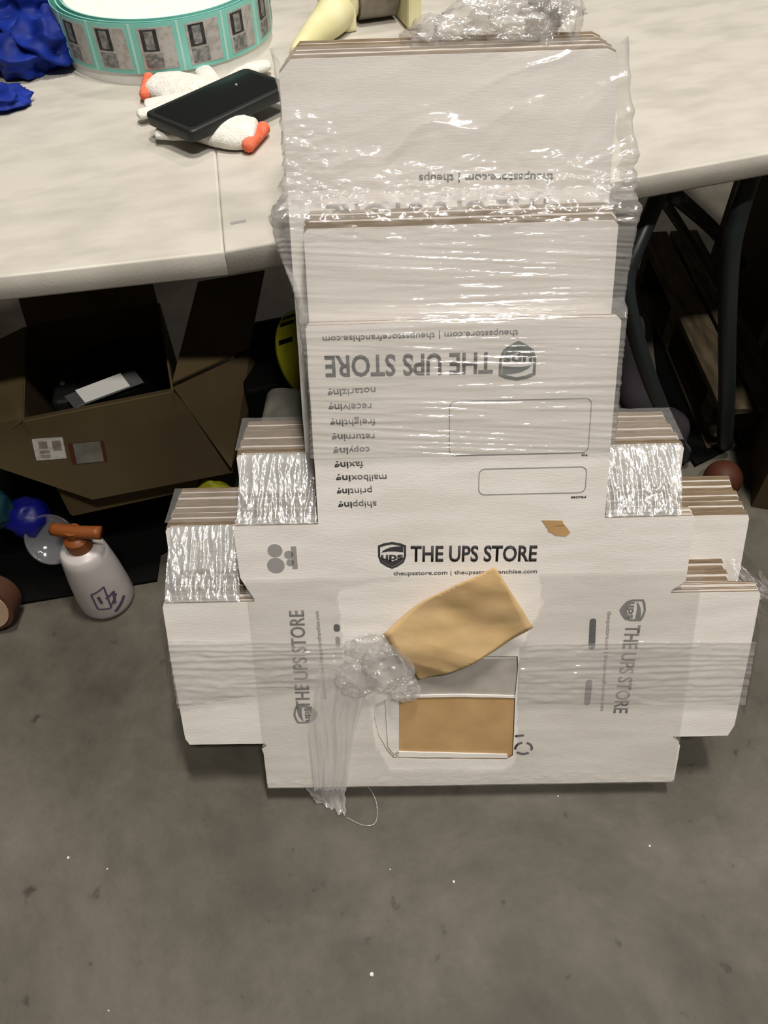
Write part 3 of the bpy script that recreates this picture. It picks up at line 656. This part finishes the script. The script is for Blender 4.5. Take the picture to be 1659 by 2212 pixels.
# knit gloves
def glove(name, palm, fingers, thumb, cuff, wrist, label, z0=.006):
    """palm centre line, finger chains and cuff on the table, in table space"""
    g = empty(name, Tm(*palm[0]), label, 'glove', None)
    inv = Vector((palm[0][0], palm[0][1], 0))
    def skin(chains, radii):
        me = bpy.data.meshes.new('g'); vs = []; es = []; rs = []
        for ch, rd in zip(chains, radii):
            b = len(vs)
            for i, p in enumerate(ch): vs.append(Vector((p[0], p[1], p[2] if len(p) > 2 else .012))-inv); rs.append(rd[i] if i < len(rd) else rd[-1])
            es += [(b+i, b+i+1) for i in range(len(ch)-1)]
        bms = []
        for ch, rd in zip(chains, radii):
            pts = [Vector((p[0], p[1], p[2] if len(p) > 2 else z0+.006))-inv for p in ch]
            n = len(pts)
            def rf(t, rd=rd):
                x = t*(len(rd)-1); i = min(int(x), len(rd)-2); r_ = rd[i]+(rd[i+1]-rd[i])*(x-i)
                e = min(t, 1-t); return r_*max(.15, min(1, (e/.07)**.5))
            b = tube_bm(pts, .01, seg=16, radii=rf); bms.append(b)
        return join(bms)
    bm = skin([palm]+fingers+[thumb], [[.034, .046, .046, .036]]+[[.020, .021, .019, .015]]*len(fingers)+[[.018, .018, .014]])
    bmesh.ops.remove_doubles(bm, verts=bm.verts, dist=.0001)
    for v in bm.verts:
        v.co.z = (v.co.z-.012)*.50+.016+.0015*nz(v.co.x*60, v.co.y*60)
        v.co.z = max(v.co.z, .0005)
    o = obj('knit_hand', bm_mesh(bm), [M['knit']], parent=g)
    rm = o.modifiers.new('weld', 'REMESH'); rm.mode = 'VOXEL'; rm.voxel_size = .0028; rm.use_smooth_shade = True
    sm = o.modifiers.new('soft', 'SMOOTH'); sm.iterations = 4; sm.factor = .6
    c0 = Vector((cuff[0][0], cuff[0][1], .014))-inv; c1_ = Vector((cuff[1][0], cuff[1][1], .014))-inv
    b = tube_bm([c0, (c0+c1_)/2, c1_], .007, seg=12, radii=lambda t: .0115*max(.4, min(1, (min(t, 1-t)/.1)**.5)))
    for v in b.verts: v.co.z = max(.0008, v.co.z)
    obj('orange_cuff', bm_mesh(b), [M['orange']], parent=g, smooth=True, label='orange ribbed cuff')
    return g
def t3(lp, z): return [(x, y, z) for x, y in lp]
GP = [(-0.2557, 0.5848), (-0.2245, 0.5556), (-0.18, 0.5175), (-0.1254, 0.4865)]
glove('knit_glove', GP, [[(-0.2226, 0.5828), (-0.1977, 0.5622), (-0.1722, 0.4985)], [(-0.1434, 0.4903), (-0.1546, 0.5712), (-0.1603, 0.6435)], [(-0.1171, 0.5374), (-0.074, 0.5846), (-0.0314, 0.5966)], [(-0.1761, 0.4845), (-0.2335, 0.4912), (-0.2824, 0.4971)]], [(-0.1943, 0.4783), (-0.2535, 0.4658), (-0.2979, 0.4585)],
      [(-0.2561, 0.6439), (-0.2764, 0.5363)], None, 'white knit glove with orange cuff pointing at the label roll, under the phone')
GP = [(-0.1061, 0.3169), (-0.1358, 0.3277), (-0.1638, 0.3506), (-0.2065, 0.3848)]
glove('knit_glove', GP, [[(-0.1795, 0.3509), (-0.2254, 0.3602), (-0.2744, 0.3763)], [(-0.1855, 0.3606), (-0.2235, 0.3708), (-0.2655, 0.3806)], [(-0.1444, 0.3716), (-0.1804, 0.3999), (-0.2188, 0.414)]], [(-0.1158, 0.3517), (-0.1263, 0.384), (-0.1486, 0.396)],
      [(-0.0902, 0.3424), (-0.1356, 0.2745)], None, 'white knit glove with orange cuff nearest the table edge, under the phone')
# phone
pa, pb_, pc, pd = [(-0.27, 0.4027), (-0.0732, 0.532), (-0.2316, 0.2808), (-0.0379, 0.4013)]
dx = Vector((pb_[0]-pa[0], pb_[1]-pa[1])); ang = math.atan2(dx.y, dx.x); wd_ = abs((Vector(pc)-Vector(pa)).cross(dx.normalized())) if False else abs((pc[0]-pa[0])*dx.normalized().y-(pc[1]-pa[1])*dx.normalized().x)
ctr = ((pa[0]+pb_[0]+pc[0]+pd[0])/4, (pa[1]+pb_[1]+pc[1]+pd[1])/4)
Lp = dx.length
phone = obj('mobile_phone', bm_mesh(poly_bm([rrect(-Lp/2, -wd_/2, Lp/2, wd_/2, .014)], 0, .020, bevel=.004)), [M['phone']], mw=Tm(ctr[0], ctr[1], .766, ang), label='black phone in a thick case lying on the knit gloves', cat='phone')
obj('screen', bm_mesh(poly_bm([rrect(-Lp/2+.012, -wd_/2+.012, Lp/2-.012, wd_/2-.012, .008)], .0200, .0206)), [M['glass']], parent=phone)
bmc = bmesh.new(); bmesh.ops.create_uvsphere(bmc, u_segments=12, v_segments=8, radius=.0022)
obj('camera_dot', bm_mesh(bmc), [M['label']], parent=phone, mw=Matrix.Translation((Lp*.22, wd_*.12, .0206)))
# crumpled blue gloves
def crumple_cloth(name, blobs, m_, label, cat, group=None, seed=0):
    c = blobs[0]; bms = []
    for (x, y, z, rx, ry, rz, s) in blobs:
        bm = bmesh.new(); bmesh.ops.create_icosphere(bm, subdivisions=5, radius=1)
        for v in bm.verts:
            p = v.co.copy(); n = 1+.50*(ridge(p.x*.9+s, p.y*.9, p.z*1.2)-.5)+.15*(ridge(p.x*1.5, p.y*1.5+s, p.z*1.6)-.5)
            p *= n; q = Vector((x-c[0]+p.x*rx, y-c[1]+p.y*ry, z+p.z*rz)); q.z = max(q.z, .0005); v.co = q
        bms.append(bm)
    o = obj(name, bm_mesh(join(bms)), [m_], mw=Tm(c[0], c[1]), label=label, cat=cat, group=group, smooth=True); return o
bl = [(-0.4592, 0.9489), (-0.4381, 0.7756), (-0.5158, 0.9711), (-0.4909, 0.7759), (-0.4212, 0.9627), (-0.5168, 0.6244)]
crumple_cloth('rubber_glove', [(bl[0][0]+.015, bl[0][1], .05, .090, .085, .055, 1.3), (bl[1][0], bl[1][1]+.0, .040, .056, .050, .046, 4.1), (bl[2][0], bl[2][1], .045, .08, .08, .045, 7.7), (bl[4][0]-.02, bl[4][1], .045, .050, .06, .04, 9.2)],
              M['blue'], 'crumpled bright blue rubber glove heaped beside the label roll', 'glove')
crumple_cloth('rubber_glove', [(bl[3][0], bl[3][1], .030, .07, .055, .034, 3.3), (bl[5][0]-.02, bl[5][1], .014, .050, .038, .018, 5.9)],
              M['blue'], 'crumpled blue rubber glove spilling forward from the blue heap', 'glove')
# pale yellow tape dispenser
td = [(0.0334, 0.7268), (0.1193, 0.7924), (0.185, 0.7058), (0.2493, 0.7137), (0.3289, 0.7248)]
disp = empty('tape_dispenser', Tm(td[1][0], td[1][1]), 'pale yellow hand tape dispenser behind the top of the bundle', 'tape dispenser')
def tl(p, z): return (p[0]-td[1][0], p[1]-td[1][1], z)
tq = [(0.0201, 0.624), (0.0798, 0.6917), (0.145, 0.7696), (0.1947, 0.8968)]
bm = tube_bm([tl(tq[0], .018), tl(tq[1], .026), tl(tq[2], .038), tl(tq[3], .045)], .02, seg=20, radii=lambda t: .010+.034*min(1, t*1.3)**.8)
obj('nose', bm_mesh(bm), [M['cream']], parent=disp, smooth=True)
bx = [(0.1497, 0.7525), (0.1971, 0.7065), (0.261, 0.655), (0.3248, 0.7123)]
x_ = bx[0][0]-td[1][0]; y_ = bx[0][1]-td[1][1]
obj('side_plate', bm_mesh(box_bm(x_+.000, x_+.030, y_-.01, y_+.20, .0, .075, .006)), [M['cream']], parent=disp)
obj('side_plate', bm_mesh(box_bm(x_+.130, x_+.160, y_-.045, y_+.20, .0, .075, .006)), [M['cream']], parent=disp)
bm = lathe_bm([(.03, -.04), (.058, -.04), (.058, .04), (.03, .04), (.03, -.04)], 48, cap=False); bmesh.ops.rotate(bm, cent=(0, 0, 0), matrix=Matrix.Rotation(math.pi/2, 3, 'Y'), verts=bm.verts); bmesh.ops.translate(bm, verts=bm.verts, vec=(x_+.085, y_+.06, .059))
obj('tape_spool', bm_mesh(bm), [M['tape']], parent=disp, label='grey brown roll of tape')
bh = (0.5746, 0.6281)
obj('knife_handle', bm_mesh(tube_bm([(0, -.03, .012), (.01, .02, .014), (.0, .10, .014)], .013, seg=16)), [M['black']], mw=Tm(bh[0], bh[1]+.02), label='black handle poking out behind the crumpled wrap at the table back', cat='tool', smooth=True)

# ---------------- under the table, left ----------------
toteA = [(-0.8011, 0.9197), (-0.484, 0.9735)]
ta, tb2 = Vector(toteA[0]), Vector(toteA[1]); td_ = (tb2-ta).normalized(); tn = Vector((-td_.y, td_.x))
TOT = Matrix(((td_.x, tn.x, 0, tb2.x+.14*tn.x), (td_.y, tn.y, 0, tb2.y+.14*tn.y), (0, 0, 1, 0), (0, 0, 0, 1)))
tote = empty('storage_tote', TOT, 'black plastic tote on the floor carrying the open brown box', 'storage box')
hh = .19
bms = [box_bm(-.62, .04, .0, .012, .0, hh, .003), box_bm(-.62, .04, .42, .432, .0, hh, .003), box_bm(-.62, -.608, .0, .43, .0, hh, .003), box_bm(.028, .04, .0, .43, .0, hh, .003), box_bm(-.62, .04, .0, .43, .0, .012)]
obj('tub', bm_mesh(join(bms)), [M['black']], parent=tote)
obj('lid', bm_mesh(box_bm(-.63, .05, -.008, .44, hh, hh+.012, .004)), [M['black']], parent=tote)
fb = [(-0.8843, 0.9105), (-0.484, 0.9735), (-0.4865, 1.0432), (-0.3218, 1.138), (-0.3285, 1.2191), (-0.994, 1.2587)]  # table shadow on the floor, added as a thin black sheet
obj('floor_shade_sheet', bm_mesh(poly_bm([fb], .001, .010)), [M['black']], label='thin black sheet standing in for the table shadow on the floor in front of the black tote, behind the white bottle', cat='shade sheet')
# open brown box
rim = [(-0.6011, 0.9968), (-0.3601, 1.0549)]
ra, rb = Vector(rim[0]), Vector(rim[1]); rd_ = (rb-ra).normalized(); rn = Vector((-rd_.y, rd_.x)); BW = (rb-ra).length; BD = .27
z0b, z1b = hh+.012, .45
BXM = Matrix(((rd_.x, rn.x, 0, ra.x), (rd_.y, rn.y, 0, ra.y), (0, 0, 1, 0), (0, 0, 0, 1)))
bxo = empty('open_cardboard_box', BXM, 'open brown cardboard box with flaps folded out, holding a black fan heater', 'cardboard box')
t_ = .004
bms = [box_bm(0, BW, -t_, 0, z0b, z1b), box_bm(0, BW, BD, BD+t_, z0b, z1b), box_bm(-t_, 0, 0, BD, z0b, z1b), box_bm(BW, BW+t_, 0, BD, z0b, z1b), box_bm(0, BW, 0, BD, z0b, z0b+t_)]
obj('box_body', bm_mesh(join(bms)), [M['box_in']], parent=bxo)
def bxl(lst): 
    Q = BXM.inverted(); return [Q @ Vector(p) for p in lst]
def poly_slab(pts, th):
    n = (pts[1]-pts[0]).cross(pts[2]-pts[0]).normalized()*th/2; bm = bmesh.new()
    a_ = [bm.verts.new(p-n) for p in pts]; b_ = [bm.verts.new(p+n) for p in pts]; bm.faces.new(a_[::-1]); bm.faces.new(b_); k_ = len(pts)
    for i in range(k_): bm.faces.new((a_[i], a_[(i+1) % k_], b_[(i+1) % k_], b_[i]))
    bmesh.ops.triangulate(bm, faces=[f for f in bm.faces if len(f.verts) > 4]); return bm
FQ = bxl([(-0.6625, 0.9872, 0.45), (-0.3601, 1.0609, 0.45), (-0.2813, 1.0445, 0.2779), (-0.2864, 1.0388, 0.2561), (-0.5395, 0.9787, 0.2639), (-0.7027, 0.9662, 0.3959)])
obj('front_flap', bm_mesh(poly_slab(FQ, t_)), [M['box']], parent=bxo, label='flap folded down over the front')
obj('right_flap', bm_mesh(poly_slab(bxl([(-0.3606, 1.0733, 0.452), (-0.3514, 1.3797, 0.452), (-0.2251, 1.4448, 0.43), (-0.2409, 1.2036, 0.42)]), t_)), [M['box_in']], parent=bxo, label='flap spread out on the right side')
obj('side_flap', bm_mesh(poly_slab(bxl([(-0.3588, 1.0656, 0.448), (-0.2411, 1.1961, 0.415), (-0.2293, 1.2104, 0.36), (-0.258, 1.1291, 0.3), (-0.2834, 1.0235, 0.285)]), t_)), [M['box']], parent=bxo, label='second flap hanging at the right corner')
obj('left_flap', bm_mesh(slab_quad_bm((-.002, 0, z1b), (-.002, BD, z1b), (-.10, BD-.02, z1b-.02), (-.10, .0, z1b-.05), t_)), [M['box_in']], parent=bxo)
obj('back_flap', bm_mesh(slab_quad_bm((0, BD+.002, z1b), (BW, BD+.002, z1b), (BW, BD+.07, z1b+.10), (0, BD+.07, z1b+.10), t_)), [M['box_in']], parent=bxo)
# stickers on the flap
fe = (Vector((BW, -.0075, z1b))-Vector((0, -.0075, z1b))).normalized(); fd = (Vector((0, -.075, z1b-.165))-Vector((0, -.004, z1b))).normalized(); fn_ = fd.cross(fe).normalized()
if fn_.y > 0: fn_ = -fn_
e1 = (FQ[1]-FQ[0]).normalized(); nn_ = e1.cross(FQ[4]-FQ[0]).normalized(); nn_ = nn_ if nn_.y < 0 else -nn_; e2 = nn_.cross(e1)

def stick(p): 
    o_ = bxl([p])[0]; return Matrix(((e1.x, e2.x, nn_.x, o_.x), (e1.y, e2.y, nn_.y, o_.y), (e1.z, e2.z, nn_.z, o_.z), (0, 0, 0, 1)))
st = obj('box_sticker', bm_mesh(poly_bm([rrect(-.025, -.022, .025, .022, .002)], .0022, .0028)), [M['label']], parent=bxo, mw=stick((-0.5802, 0.9938, 0.3852)) @ Matrix.Rotation(-.16, 4, 'Z'), label='white printed sticker')
bms = [poly_bm([rrect(-.016, .002, -.002, .016, .001)], .0028, .0032), poly_bm([rrect(-.016, -.008, .0, -.002, .001)], .0028, .0032), poly_bm([rrect(-.016, -.017, .0, -.011, .001)], .0028, .0032), poly_bm([rrect(.006, -.004, .02, .016, .001)], .0028, .0032)]
obj('sticker_print', bm_mesh(join(bms)), [M['tape']], parent=st)
s2 = obj('box_sticker', bm_mesh(poly_bm([rrect(-.03, -.022, .03, .022, .002)], .0022, .0028)), [M['rust']], parent=bxo, mw=stick((-0.522, 1.0034, 0.3626)) @ Matrix.Rotation(-.14, 4, 'Z'), label='orange edged grey sticker')
obj('sticker_print', bm_mesh(poly_bm([rrect(-.022, -.021, .024, .021, .001)], .0028, .0032)), [M['spool']], parent=s2)
# fan heater in the box
FC = [(-0.5029, 1.2014, 0.4)][0]
fan = empty('fan_heater', Matrix.Translation((FC[0], FC[1], z0b+t_)) @ Matrix.Rotation(.12, 4, 'Z'), 'black round fan heater with white label lying in the open brown box', 'heater')
fz = .40-z0b
obj('drum', bm_mesh(lathe_bm([(.0, 0), (.075, 0), (.080, .01), (.080, fz-.02), (.072, fz-.004), (.05, fz), (.046, fz-.01), (0, fz-.012)], 56)), [M['black']], parent=fan)
obj('motor_housing', bm_mesh(box_bm(-.112, -.06, -.085, .02, .02, fz-.01, .012, 3)), [M['blackfan']], parent=fan)
obj('dial', bm_mesh(box_bm(-.098, -.088, -.040, -.030, fz-.012, fz-.006, .003)), [M['label']], parent=fan, label='small pale dial')
lp_ = [fan.matrix_basis.inverted() @ Vector(p) for p in [(-0.5483, 1.1043, 0.42), (-0.474, 1.1469, 0.42), (-0.4591, 1.1329, 0.4), (-0.5337, 1.0921, 0.4)]]
obj('rating_label', bm_mesh(poly_slab(lp_, .002)), [M['white']], parent=fan, label='blank white label')
lq_ = [p+Vector((0, 0, -.004)) for p in (lp_[0]+(lp_[0]-lp_[1])*.25, lp_[1]+(lp_[1]-lp_[0])*.3, lp_[2]+(lp_[2]-lp_[3])*.3, lp_[3]+(lp_[3]-lp_[2])*.25)]
obj('carry_handle', bm_mesh(poly_slab(lq_, .006)), [M['blackfan']], parent=fan)
# white bottle with orange nozzle
bp_ = (-0.5801, 0.9357)
bot = empty('glue_bottle', Matrix.Translation((bp_[0], bp_[1], 0)) @ Matrix.Scale(1.17, 4), 'white squeeze bottle with orange cap standing on the concrete floor', 'bottle')
b = lathe_bm([(.0, 0), (.040, 0), (.046, .004), (.048, .014), (.047, .04), (.044, .085), (.039, .13), (.036, .145), (.032, .150), (.020, .153), (.016, .156), (.016, .163), (0, .163)], 56)
obj('bottle_body', bm_mesh(b), [M['bottle']], parent=bot, smooth=True)
b = lathe_bm([(0, .155), (.021, .155), (.021, .175), (.017, .179), (.013, .182), (.013, .196), (0, .198)], 36)
obj('orange_cap', bm_mesh(b), [M['capor']], parent=bot, smooth=False)
obj('nozzle', bm_mesh(tube_bm([(-.035, .01, .188), (.0, .0, .190), (.045, -.004, .190)], .011, seg=14, sm=4)), [M['capor']], parent=bot, smooth=True)
def cyl_patch(segs, m_, nm):
    bms = []
    for (a0, z0, a1, z1, th_) in segs:
        n = 6; bm = bmesh.new(); L = []
        d = Vector((a1-a0, (z1-z0)/.046)); d.normalize(); pn = Vector((-d.y, d.x))*th_/.046/2
        for i in range(n+1):
            t = i/n; a = a0+(a1-a0)*t; z = z0+(z1-z0)*t; row = []
            for sg in (-1, 1):
                aa = a+sg*pn.x; zz = z+sg*pn.y*.046; r = .0482-.0075*max(0, (zz-.03))/.10
                for e in (0, .0006): row.append(bm.verts.new(((r+e)*math.cos(aa), (r+e)*math.sin(aa), zz)))
            L.append(row)
        for i in range(n):
            for x, y in ((0, 1), (1, 3), (3, 2), (2, 0)): bm.faces.new((L[i][x], L[i][y], L[i+1][y], L[i+1][x]))
        bms.append(bm)
    return obj(nm, bm_mesh(join(bms)), [m_], parent=bot)
A0 = math.radians(-68)
cyl_patch([(A0-.32, .078, A0-.32, .040, .003), (A0-.32, .078, A0+.22, .088, .003), (A0-.32, .040, A0+.10, .034, .003), (A0+.22, .088, A0+.12, .034, .003), (A0-.12, .070, A0-.10, .052, .005), (A0+.10, .060, A0+.45, .066, .004), (A0+.45, .066, A0+.30, .040, .005), (A0+.15, .04, A0+.5, .058, .003)], M['purple'], 'marker_drawing')
cyl_patch([(A0+.18, .020, A0+.72, .040, .006)], M['purple'], 'marker_bar')
# clear cup
cu_ = [(-0.5875, 0.8828, 0.2777)]
cup = lathe_bm([(.0, 0), (.040, 0), (.046, .004), (.050, .02), (.051, .022), (.047, .02), (.043, .006), (0, .003)], 48)
o = obj('deli_cup', bm_mesh(cup), [M['clearcup']], mw=Matrix.Translation((-0.6546, 0.9902, 0.1439)) @ Matrix.Rotation(math.radians(52), 4, 'X'), smooth=True, label='clear round plastic cup lying behind the white bottle', cat='cup')
# small round things at the left frame edge
bl2 = [(-0.7508, 1.0926), (-0.8104, 1.0961)]
crumple_objs = crumple((0, 0, 0), .045, .04, .042, 3, 4, .16)
obj('plastic_bag', bm_mesh(crumple_objs), [M['bluetop']], mw=Matrix.Translation((-0.7064, 1.022, 0.1697)), smooth=True, label='deep blue crumpled plastic bag between the tote and the clear cup', cat='bag')
obj('plastic_bag', bm_mesh(crumple((0, 0, 0), .03, .03, .045, 5, 4, .2)), [M['tealdark']], mw=Matrix.Translation((-0.7484, 1.0149, 0.2065)), smooth=True, label='dark teal plastic bag left of the deep blue bag', cat='bag')
rl = (-0.7814, 0.8991)
kr = empty('tape_roll', Matrix.Translation((rl[0]-.012, rl[1], 0)), 'tan roll of packing tape with brown core edge standing on the floor', 'tape roll')
b = lathe_bm([(.026, -.024), (.055, -.024), (.055, .024), (.026, .024), (.026, -.024)], 48, cap=False); R_ = Matrix.Rotation(math.radians(75), 3, 'X')
bmesh.ops.rotate(b, cent=(0, 0, 0), matrix=R_, verts=b.verts); bmesh.ops.translate(b, verts=b.verts, vec=(0, 0, .060))
obj('tape_winding', bm_mesh(b), [M['brown']], parent=kr)
b = lathe_bm([(0, .022), (.047, .022), (.047, .027), (0, .027)], 40, cap=False); bmesh.ops.rotate(b, cent=(0, 0, 0), matrix=R_, verts=b.verts); bmesh.ops.translate(b, verts=b.verts, vec=(0, 0, .060))
obj('tape_face', bm_mesh(b), [M['tan']], parent=kr, label='tan paper face')
# dark cable near
# yellow sticker roll standing behind the bundle
yc = [(-0.1425, 1.131, 0.4611)][0]
yr = empty('warning_tape_roll', Matrix.Translation((yc[0]+.035, yc[1], yc[2])) @ Matrix.Rotation(math.radians(-18), 4, 'Z'), 'yellow roll of printed warning tape behind the left edge of the bundle', 'tape roll')
b = lathe_bm([(.03, -.03), (.078, -.03), (.082, -.024), (.082, .024), (.078, .03), (.03, .03), (.03, -.03)], 56, cap=False); bmesh.ops.rotate(b, cent=(0, 0, 0), matrix=Matrix.Rotation(math.radians(62), 3, 'Y'), verts=b.verts)
obj('winding', bm_mesh(b), [M['yellow']], parent=yr)
RY = Matrix.Rotation(math.radians(62), 4, 'Y') @ Matrix.Rotation(math.radians(180), 4, 'Z')
for a_ in (-34, 2, 14, 38):
    b = box_bm(.0818, .0826, -.004, .004, -.018, .012); bmesh.ops.transform(b, matrix=RY @ Matrix.Rotation(math.radians(a_), 4, 'Z'), verts=b.verts)
    obj('printed_mark', bm_mesh(b), [M['black']], parent=yr)
# shelf block under the yellow roll: black crate
obj('equipment_case', bm_mesh(box_bm(-.10, .16, -.05, .16, 0, yc[2]-.075, .006)), [M['black']], mw=Matrix.Translation((yc[0]-.02, yc[1]+.06, 0)) @ Matrix.Rotation(PT, 4, 'Z'), label='black equipment case standing between the brown box and the bundle', cat='case')
spc = [(-0.1558, 0.9934, 0.4185)][0]
b = lathe_bm([(.02, -.06), (.055, -.06), (.058, -.055), (.058, .055), (.055, .06), (.02, .06), (.02, -.06)], 48, cap=False); bmesh.ops.rotate(b, cent=(0, 0, 0), matrix=Matrix.Rotation(math.pi/2, 3, 'Y'), verts=b.verts)
obj('equipment_case', bm_mesh(box_bm(-.10, .09, -.055, .05, 0, spc[2]-.085, .005)), [M['black']], mw=Matrix.Translation((spc[0]+.005, spc[1], 0)) @ Matrix.Rotation(PT, 4, 'Z'), label='lower black case carrying the grey strapping spool behind the bundle', cat='case')
sp = obj('strapping_spool', bm_mesh(b), [M['spool']], mw=Matrix.Translation((spc[0]+.005, spc[1], spc[2]-.02)) @ Matrix.Rotation(math.radians(75), 4, 'Z') @ Matrix.Rotation(math.radians(-30), 4, 'Y'), smooth=False, label='grey spool of strapping below the yellow tape roll', cat='spool')
yb = [(-0.31, 0.9642, 0.307)][0]
obj('yellow_bag', bm_mesh(crumple((0, 0, 0), .052, .035, .115, 9, 4, .15)), [M['olive']], mw=Matrix.Translation((*(-0.333, 1.0432), .118)), smooth=True, label='crumpled yellow bag on the floor under the right corner of the brown box', cat='bag')

# ---------------- under the table, right ----------------
pp = [(0.7622, 1.8997), (0.7856, 1.3571)]
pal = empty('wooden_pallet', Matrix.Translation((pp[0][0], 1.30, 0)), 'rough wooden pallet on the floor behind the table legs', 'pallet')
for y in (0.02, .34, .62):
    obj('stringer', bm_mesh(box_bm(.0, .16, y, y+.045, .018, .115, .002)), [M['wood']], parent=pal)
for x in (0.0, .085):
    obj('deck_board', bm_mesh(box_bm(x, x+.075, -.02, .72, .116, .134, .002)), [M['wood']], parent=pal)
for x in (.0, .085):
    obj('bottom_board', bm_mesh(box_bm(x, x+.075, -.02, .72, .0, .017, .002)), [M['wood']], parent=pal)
cbm = Matrix.Translation((*(0.8131, 1.1057), 0)) @ Matrix.Rotation(-.30, 4, 'Z')
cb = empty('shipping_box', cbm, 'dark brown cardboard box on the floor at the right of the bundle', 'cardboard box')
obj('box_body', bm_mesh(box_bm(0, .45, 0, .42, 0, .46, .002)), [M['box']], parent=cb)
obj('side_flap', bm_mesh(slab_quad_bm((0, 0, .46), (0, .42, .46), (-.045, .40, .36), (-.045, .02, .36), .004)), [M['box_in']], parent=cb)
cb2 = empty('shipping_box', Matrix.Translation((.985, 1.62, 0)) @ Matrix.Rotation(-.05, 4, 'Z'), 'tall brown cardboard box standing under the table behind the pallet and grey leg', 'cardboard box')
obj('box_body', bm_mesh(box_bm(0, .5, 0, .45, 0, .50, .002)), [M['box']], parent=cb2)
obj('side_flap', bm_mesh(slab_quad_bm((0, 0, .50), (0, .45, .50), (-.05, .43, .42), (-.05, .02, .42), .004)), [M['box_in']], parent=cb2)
rb_ = (0.7601, 1.1652)
bm = bmesh.new(); bmesh.ops.create_uvsphere(bm, u_segments=40, v_segments=24, radius=.042)
for v in bm.verts:
    if v.co.z < -.03: v.co.z = -.03
obj('rubber_ball', bm_mesh(bm), [M['rust']], mw=Matrix.Translation((rb_[0], rb_[1], .031)), smooth=True, label='rust red rubber ball behind the right side of the bundle', cat='ball')
cl = [(0.5134, 1.2269, 0.4278), (0.6561, 1.2326, 0.0785)]
bm = tube_bm([(cl[0][0]+.03, cl[0][1]+.16, max(.02, cl[0][2]-.12)), (cl[0][0]+.06, cl[0][1]+.12, .14), (cl[1][0]+.03, cl[1][1]+.1, .05), (cl[1][0]+.02, cl[1][1]+.02, .035)], .035, seg=18, radii=lambda t: .03+.006*math.sin(t*20))
obj('cloth_roll', bm_mesh(bm), [M['violet']], smooth=True, mw=I, label='grey violet cloth bundle on the floor beside the curved table leg', cat='cloth')

fb = [(0.7849, 1.9034), (0.8612, 1.9904), (0.954, 1.8905), (0.8535, 1.2988), (0.7239, 1.2311), (0.6943, 1.4053)]  # black sheet added in place of the dark shade by the pallet
obj('floor_shade_sheet', bm_mesh(poly_bm([fb], .001, .012)), [M['black']], label='thin black sheet standing in for the shade on the floor in front of the wooden pallet', cat='shade sheet')

# crumbs on the floor
cr = [(-0.0493, 0.232), (0.0852, 0.3567), (0.4099, 0.3979), (-0.5474, 0.4205), (0.2753, 0.486), (-0.0157, 0.3799), (-0.479, 0.4002), (-0.4385, 0.2005)]
cm = None
for i, (x, y) in enumerate(cr):
    if cm is None:
        bm = bmesh.new(); bmesh.ops.create_icosphere(bm, subdivisions=2, radius=1)
        for v in bm.verts: v.co *= 1+.3*nz(v.co.x*2, v.co.y*2, v.co.z*2); v.co.z = max(v.co.z, -.5)
        cm = bm_mesh(bm)
    s = (.0032, .0022, .0019, .0022, .0014, .0012, .0013, .0012)[i]
    o = bpy.data.objects.new('foam_crumb', cm); COL.objects.link(o)
    if i == 0: cm.materials.append(M['white'])
    o.location = (x, y, s*.5); o.scale = (s, s, s); tag(o, 'tiny white foam crumb lying on the bare concrete floor', 'crumb', 'foam crumbs on the floor')
